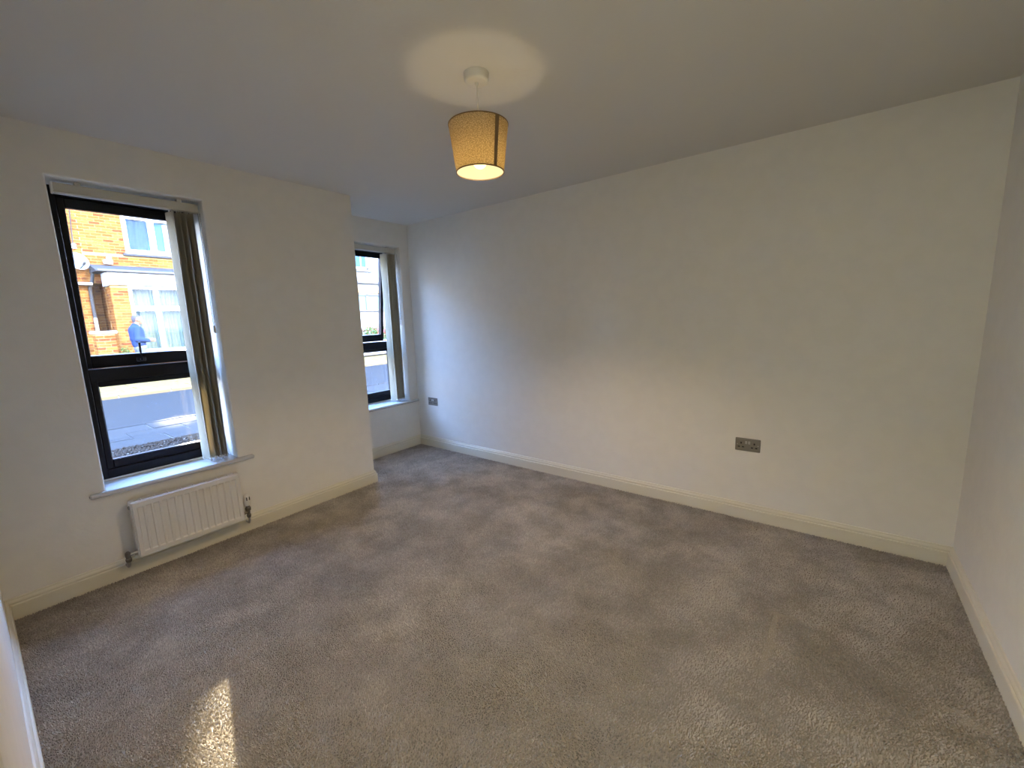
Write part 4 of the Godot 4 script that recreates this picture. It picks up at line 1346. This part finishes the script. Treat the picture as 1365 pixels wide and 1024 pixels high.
func person() -> void:
	var root := thing("person", Vector3(-11.0, 0.0, 0.13), "man in a blue jacket and grey trousers walking past the bay window", "person")
	var V := func(x, y, z) -> Vector3: return Vector3(x, y, z)
	# skin: head, neck, trunk, limbs and hands as one surface (faces -z)
	var hd := Vector3(0, 1.655, -0.035)
	var body := [
		[hd + Vector3(0, 0.025, 0.022), hd + Vector3(0, 0.025, -0.012), 0.088, 0.080],
		[hd + Vector3(0, -0.02, -0.03), hd + Vector3(0, -0.075, -0.050), 0.066, 0.042],
		[hd + Vector3(0, 0.005, -0.088), hd + Vector3(0, -0.030, -0.112), 0.012, 0.017],
		[hd + Vector3(0, -0.058, -0.090), hd + Vector3(0, -0.062, -0.092), 0.016, 0.016],
		[hd + Vector3(0.082, 0.0, 0.004), hd + Vector3(0.084, -0.035, 0.0), 0.014, 0.011],
		[hd + Vector3(-0.082, 0.0, 0.004), hd + Vector3(-0.084, -0.035, 0.0), 0.014, 0.011],
		[Vector3(0, 1.58, 0.0), Vector3(0, 1.46, 0.03), 0.056, 0.066],
		[Vector3(0, 1.42, 0.02), Vector3(0, 1.0, 0.0), 0.11, 0.11],
	]
	var arms := []
	for s in [1.0, -1.0]:
		var sh := Vector3(0.175 * s, 1.42, 0.03)
		var el := Vector3(0.235 * s, 1.14, 0.07)
		var wr := Vector3(0.185 * s, 1.10, -0.18)
		arms.append([sh, el, wr])
		body.append([sh, el, 0.048, 0.040])
		body.append([el, wr, 0.040, 0.027])
		var pe := wr + Vector3(-0.012 * s, 0.004, -0.075)
		body.append([wr, pe, 0.026, 0.034])
		var hip := Vector3(0.09 * s, 0.92, 0.0)
		var kn := Vector3(0.10 * s, 0.50, -0.06 if s > 0 else 0.02)
		var an := Vector3(0.10 * s, 0.09, 0.13 if s > 0 else -0.17)
		body.append([hip, kn, 0.075, 0.055])
		body.append([kn, an, 0.052, 0.038])
	put("body", nets(body, 0.03, 0.016), out(Color(0.20, 0.095, 0.055), 0.6), root)
	# fingers, in a grid of their own
	var skin := out(Color(0.20, 0.095, 0.055), 0.6)
	for a in arms:
		var s := signf(a[0].x)
		var wr: Vector3 = a[2]
		var hb := [[wr + Vector3(0, 0, -0.02), wr + Vector3(-0.012 * s, 0.004, -0.08), 0.024, 0.028]]
		for q in 4:
			var r0 := wr + Vector3(-0.012 * s + 0.004 * s, 0.030 - q * 0.019, -0.085)
			var ln: float = [0.038, 0.043, 0.040, 0.031][q]
			var r1 := r0 + Vector3(-0.010 * s, 0, -ln)
			var r2 := r1 + Vector3(-0.026 * s, -0.004, -ln * 0.35)
			hb.append([r0, r1, 0.009, 0.0085])
			hb.append([r1, r2, 0.0085, 0.0075])
		var th := wr + Vector3(-0.020 * s, 0.022, -0.040)
		hb.append([th, th + Vector3(-0.022 * s, 0.026, -0.028), 0.011, 0.0095])
		hb.append([th + Vector3(-0.022 * s, 0.026, -0.028), th + Vector3(-0.030 * s, 0.028, -0.058), 0.0095, 0.008])
		put("hand", nets(hb, 0.008, 0.005), skin, root)
	for s in [1.0, -1.0]:
		var st := mb()
		lathe(st, [Vector2(0, -0.009), Vector2(0.008, -0.004), Vector2(0.008, 0.004), Vector2(0, 0.009)], 10, Transform3D(Basis(), hd + Vector3(0.032 * s, 0.006, -0.078)))
		put("eye", st.commit(), M.black, root)
	put("hair", nets([[hd + Vector3(0, 0.040, 0.030), hd + Vector3(0, 0.050, 0.0), 0.088, 0.075], [hd + Vector3(0, 0.0, 0.050), hd + Vector3(0, -0.04, 0.052), 0.070, 0.055]], 0.02, 0.012), out(Color(0.05, 0.045, 0.045), 0.9), root)
	var jk := [
		[Vector3(0.07, 1.36, 0.03), Vector3(0.06, 1.02, 0.01), 0.145, 0.135],
		[Vector3(-0.07, 1.36, 0.03), Vector3(-0.06, 1.02, 0.01), 0.145, 0.135],
		[Vector3(0, 1.40, 0.05), Vector3(0, 1.20, 0.06), 0.125, 0.12],
		[Vector3(0.12, 1.44, 0.035), Vector3(-0.12, 1.44, 0.035), 0.065, 0.065],
		[Vector3(0, 1.50, 0.03), Vector3(0, 1.47, 0.03), 0.078, 0.085],
	]
	for a in arms:
		jk.append([a[0], a[1], 0.078, 0.064])
		jk.append([a[1], a[2] + Vector3(0, 0, 0.02), 0.064, 0.046])
	put("jacket", nets(jk, 0.03, 0.016), out(Color(0.018, 0.030, 0.070), 0.8), root)
	put("shirt_hem", nets([[Vector3(0.07, 0.945, 0.0), Vector3(-0.07, 0.945, 0.0), 0.115, 0.115]], 0.03, 0.02), out(Color(0.2, 0.2, 0.2), 0.9), root)
	var tr := [[Vector3(0.06, 0.90, 0.005), Vector3(-0.06, 0.90, 0.005), 0.118, 0.118]]
	for s in [1.0, -1.0]:
		var hip := Vector3(0.09 * s, 0.88, 0.0)
		var kn := Vector3(0.10 * s, 0.50, -0.06 if s > 0 else 0.02)
		var an := Vector3(0.10 * s, 0.12, 0.125 if s > 0 else -0.165)
		tr.append([hip, kn, 0.098, 0.074])
		tr.append([kn, an, 0.074, 0.060])
	put("trousers", nets(tr, 0.03, 0.018), out(Color(0.075, 0.08, 0.088), 0.9), root)
	for s in [1.0, -1.0]:
		var z := 0.13 if s > 0 else -0.17
		put("shoe", nets([[Vector3(0.10 * s, 0.052, z + 0.03), Vector3(0.10 * s, 0.042, z - 0.15), 0.046, 0.036], [Vector3(0.10 * s, 0.09, z), Vector3(0.10 * s, 0.06, z - 0.02), 0.046, 0.046]], 0.02, 0.014), out(Color(0.04, 0.035, 0.03), 0.6), root)
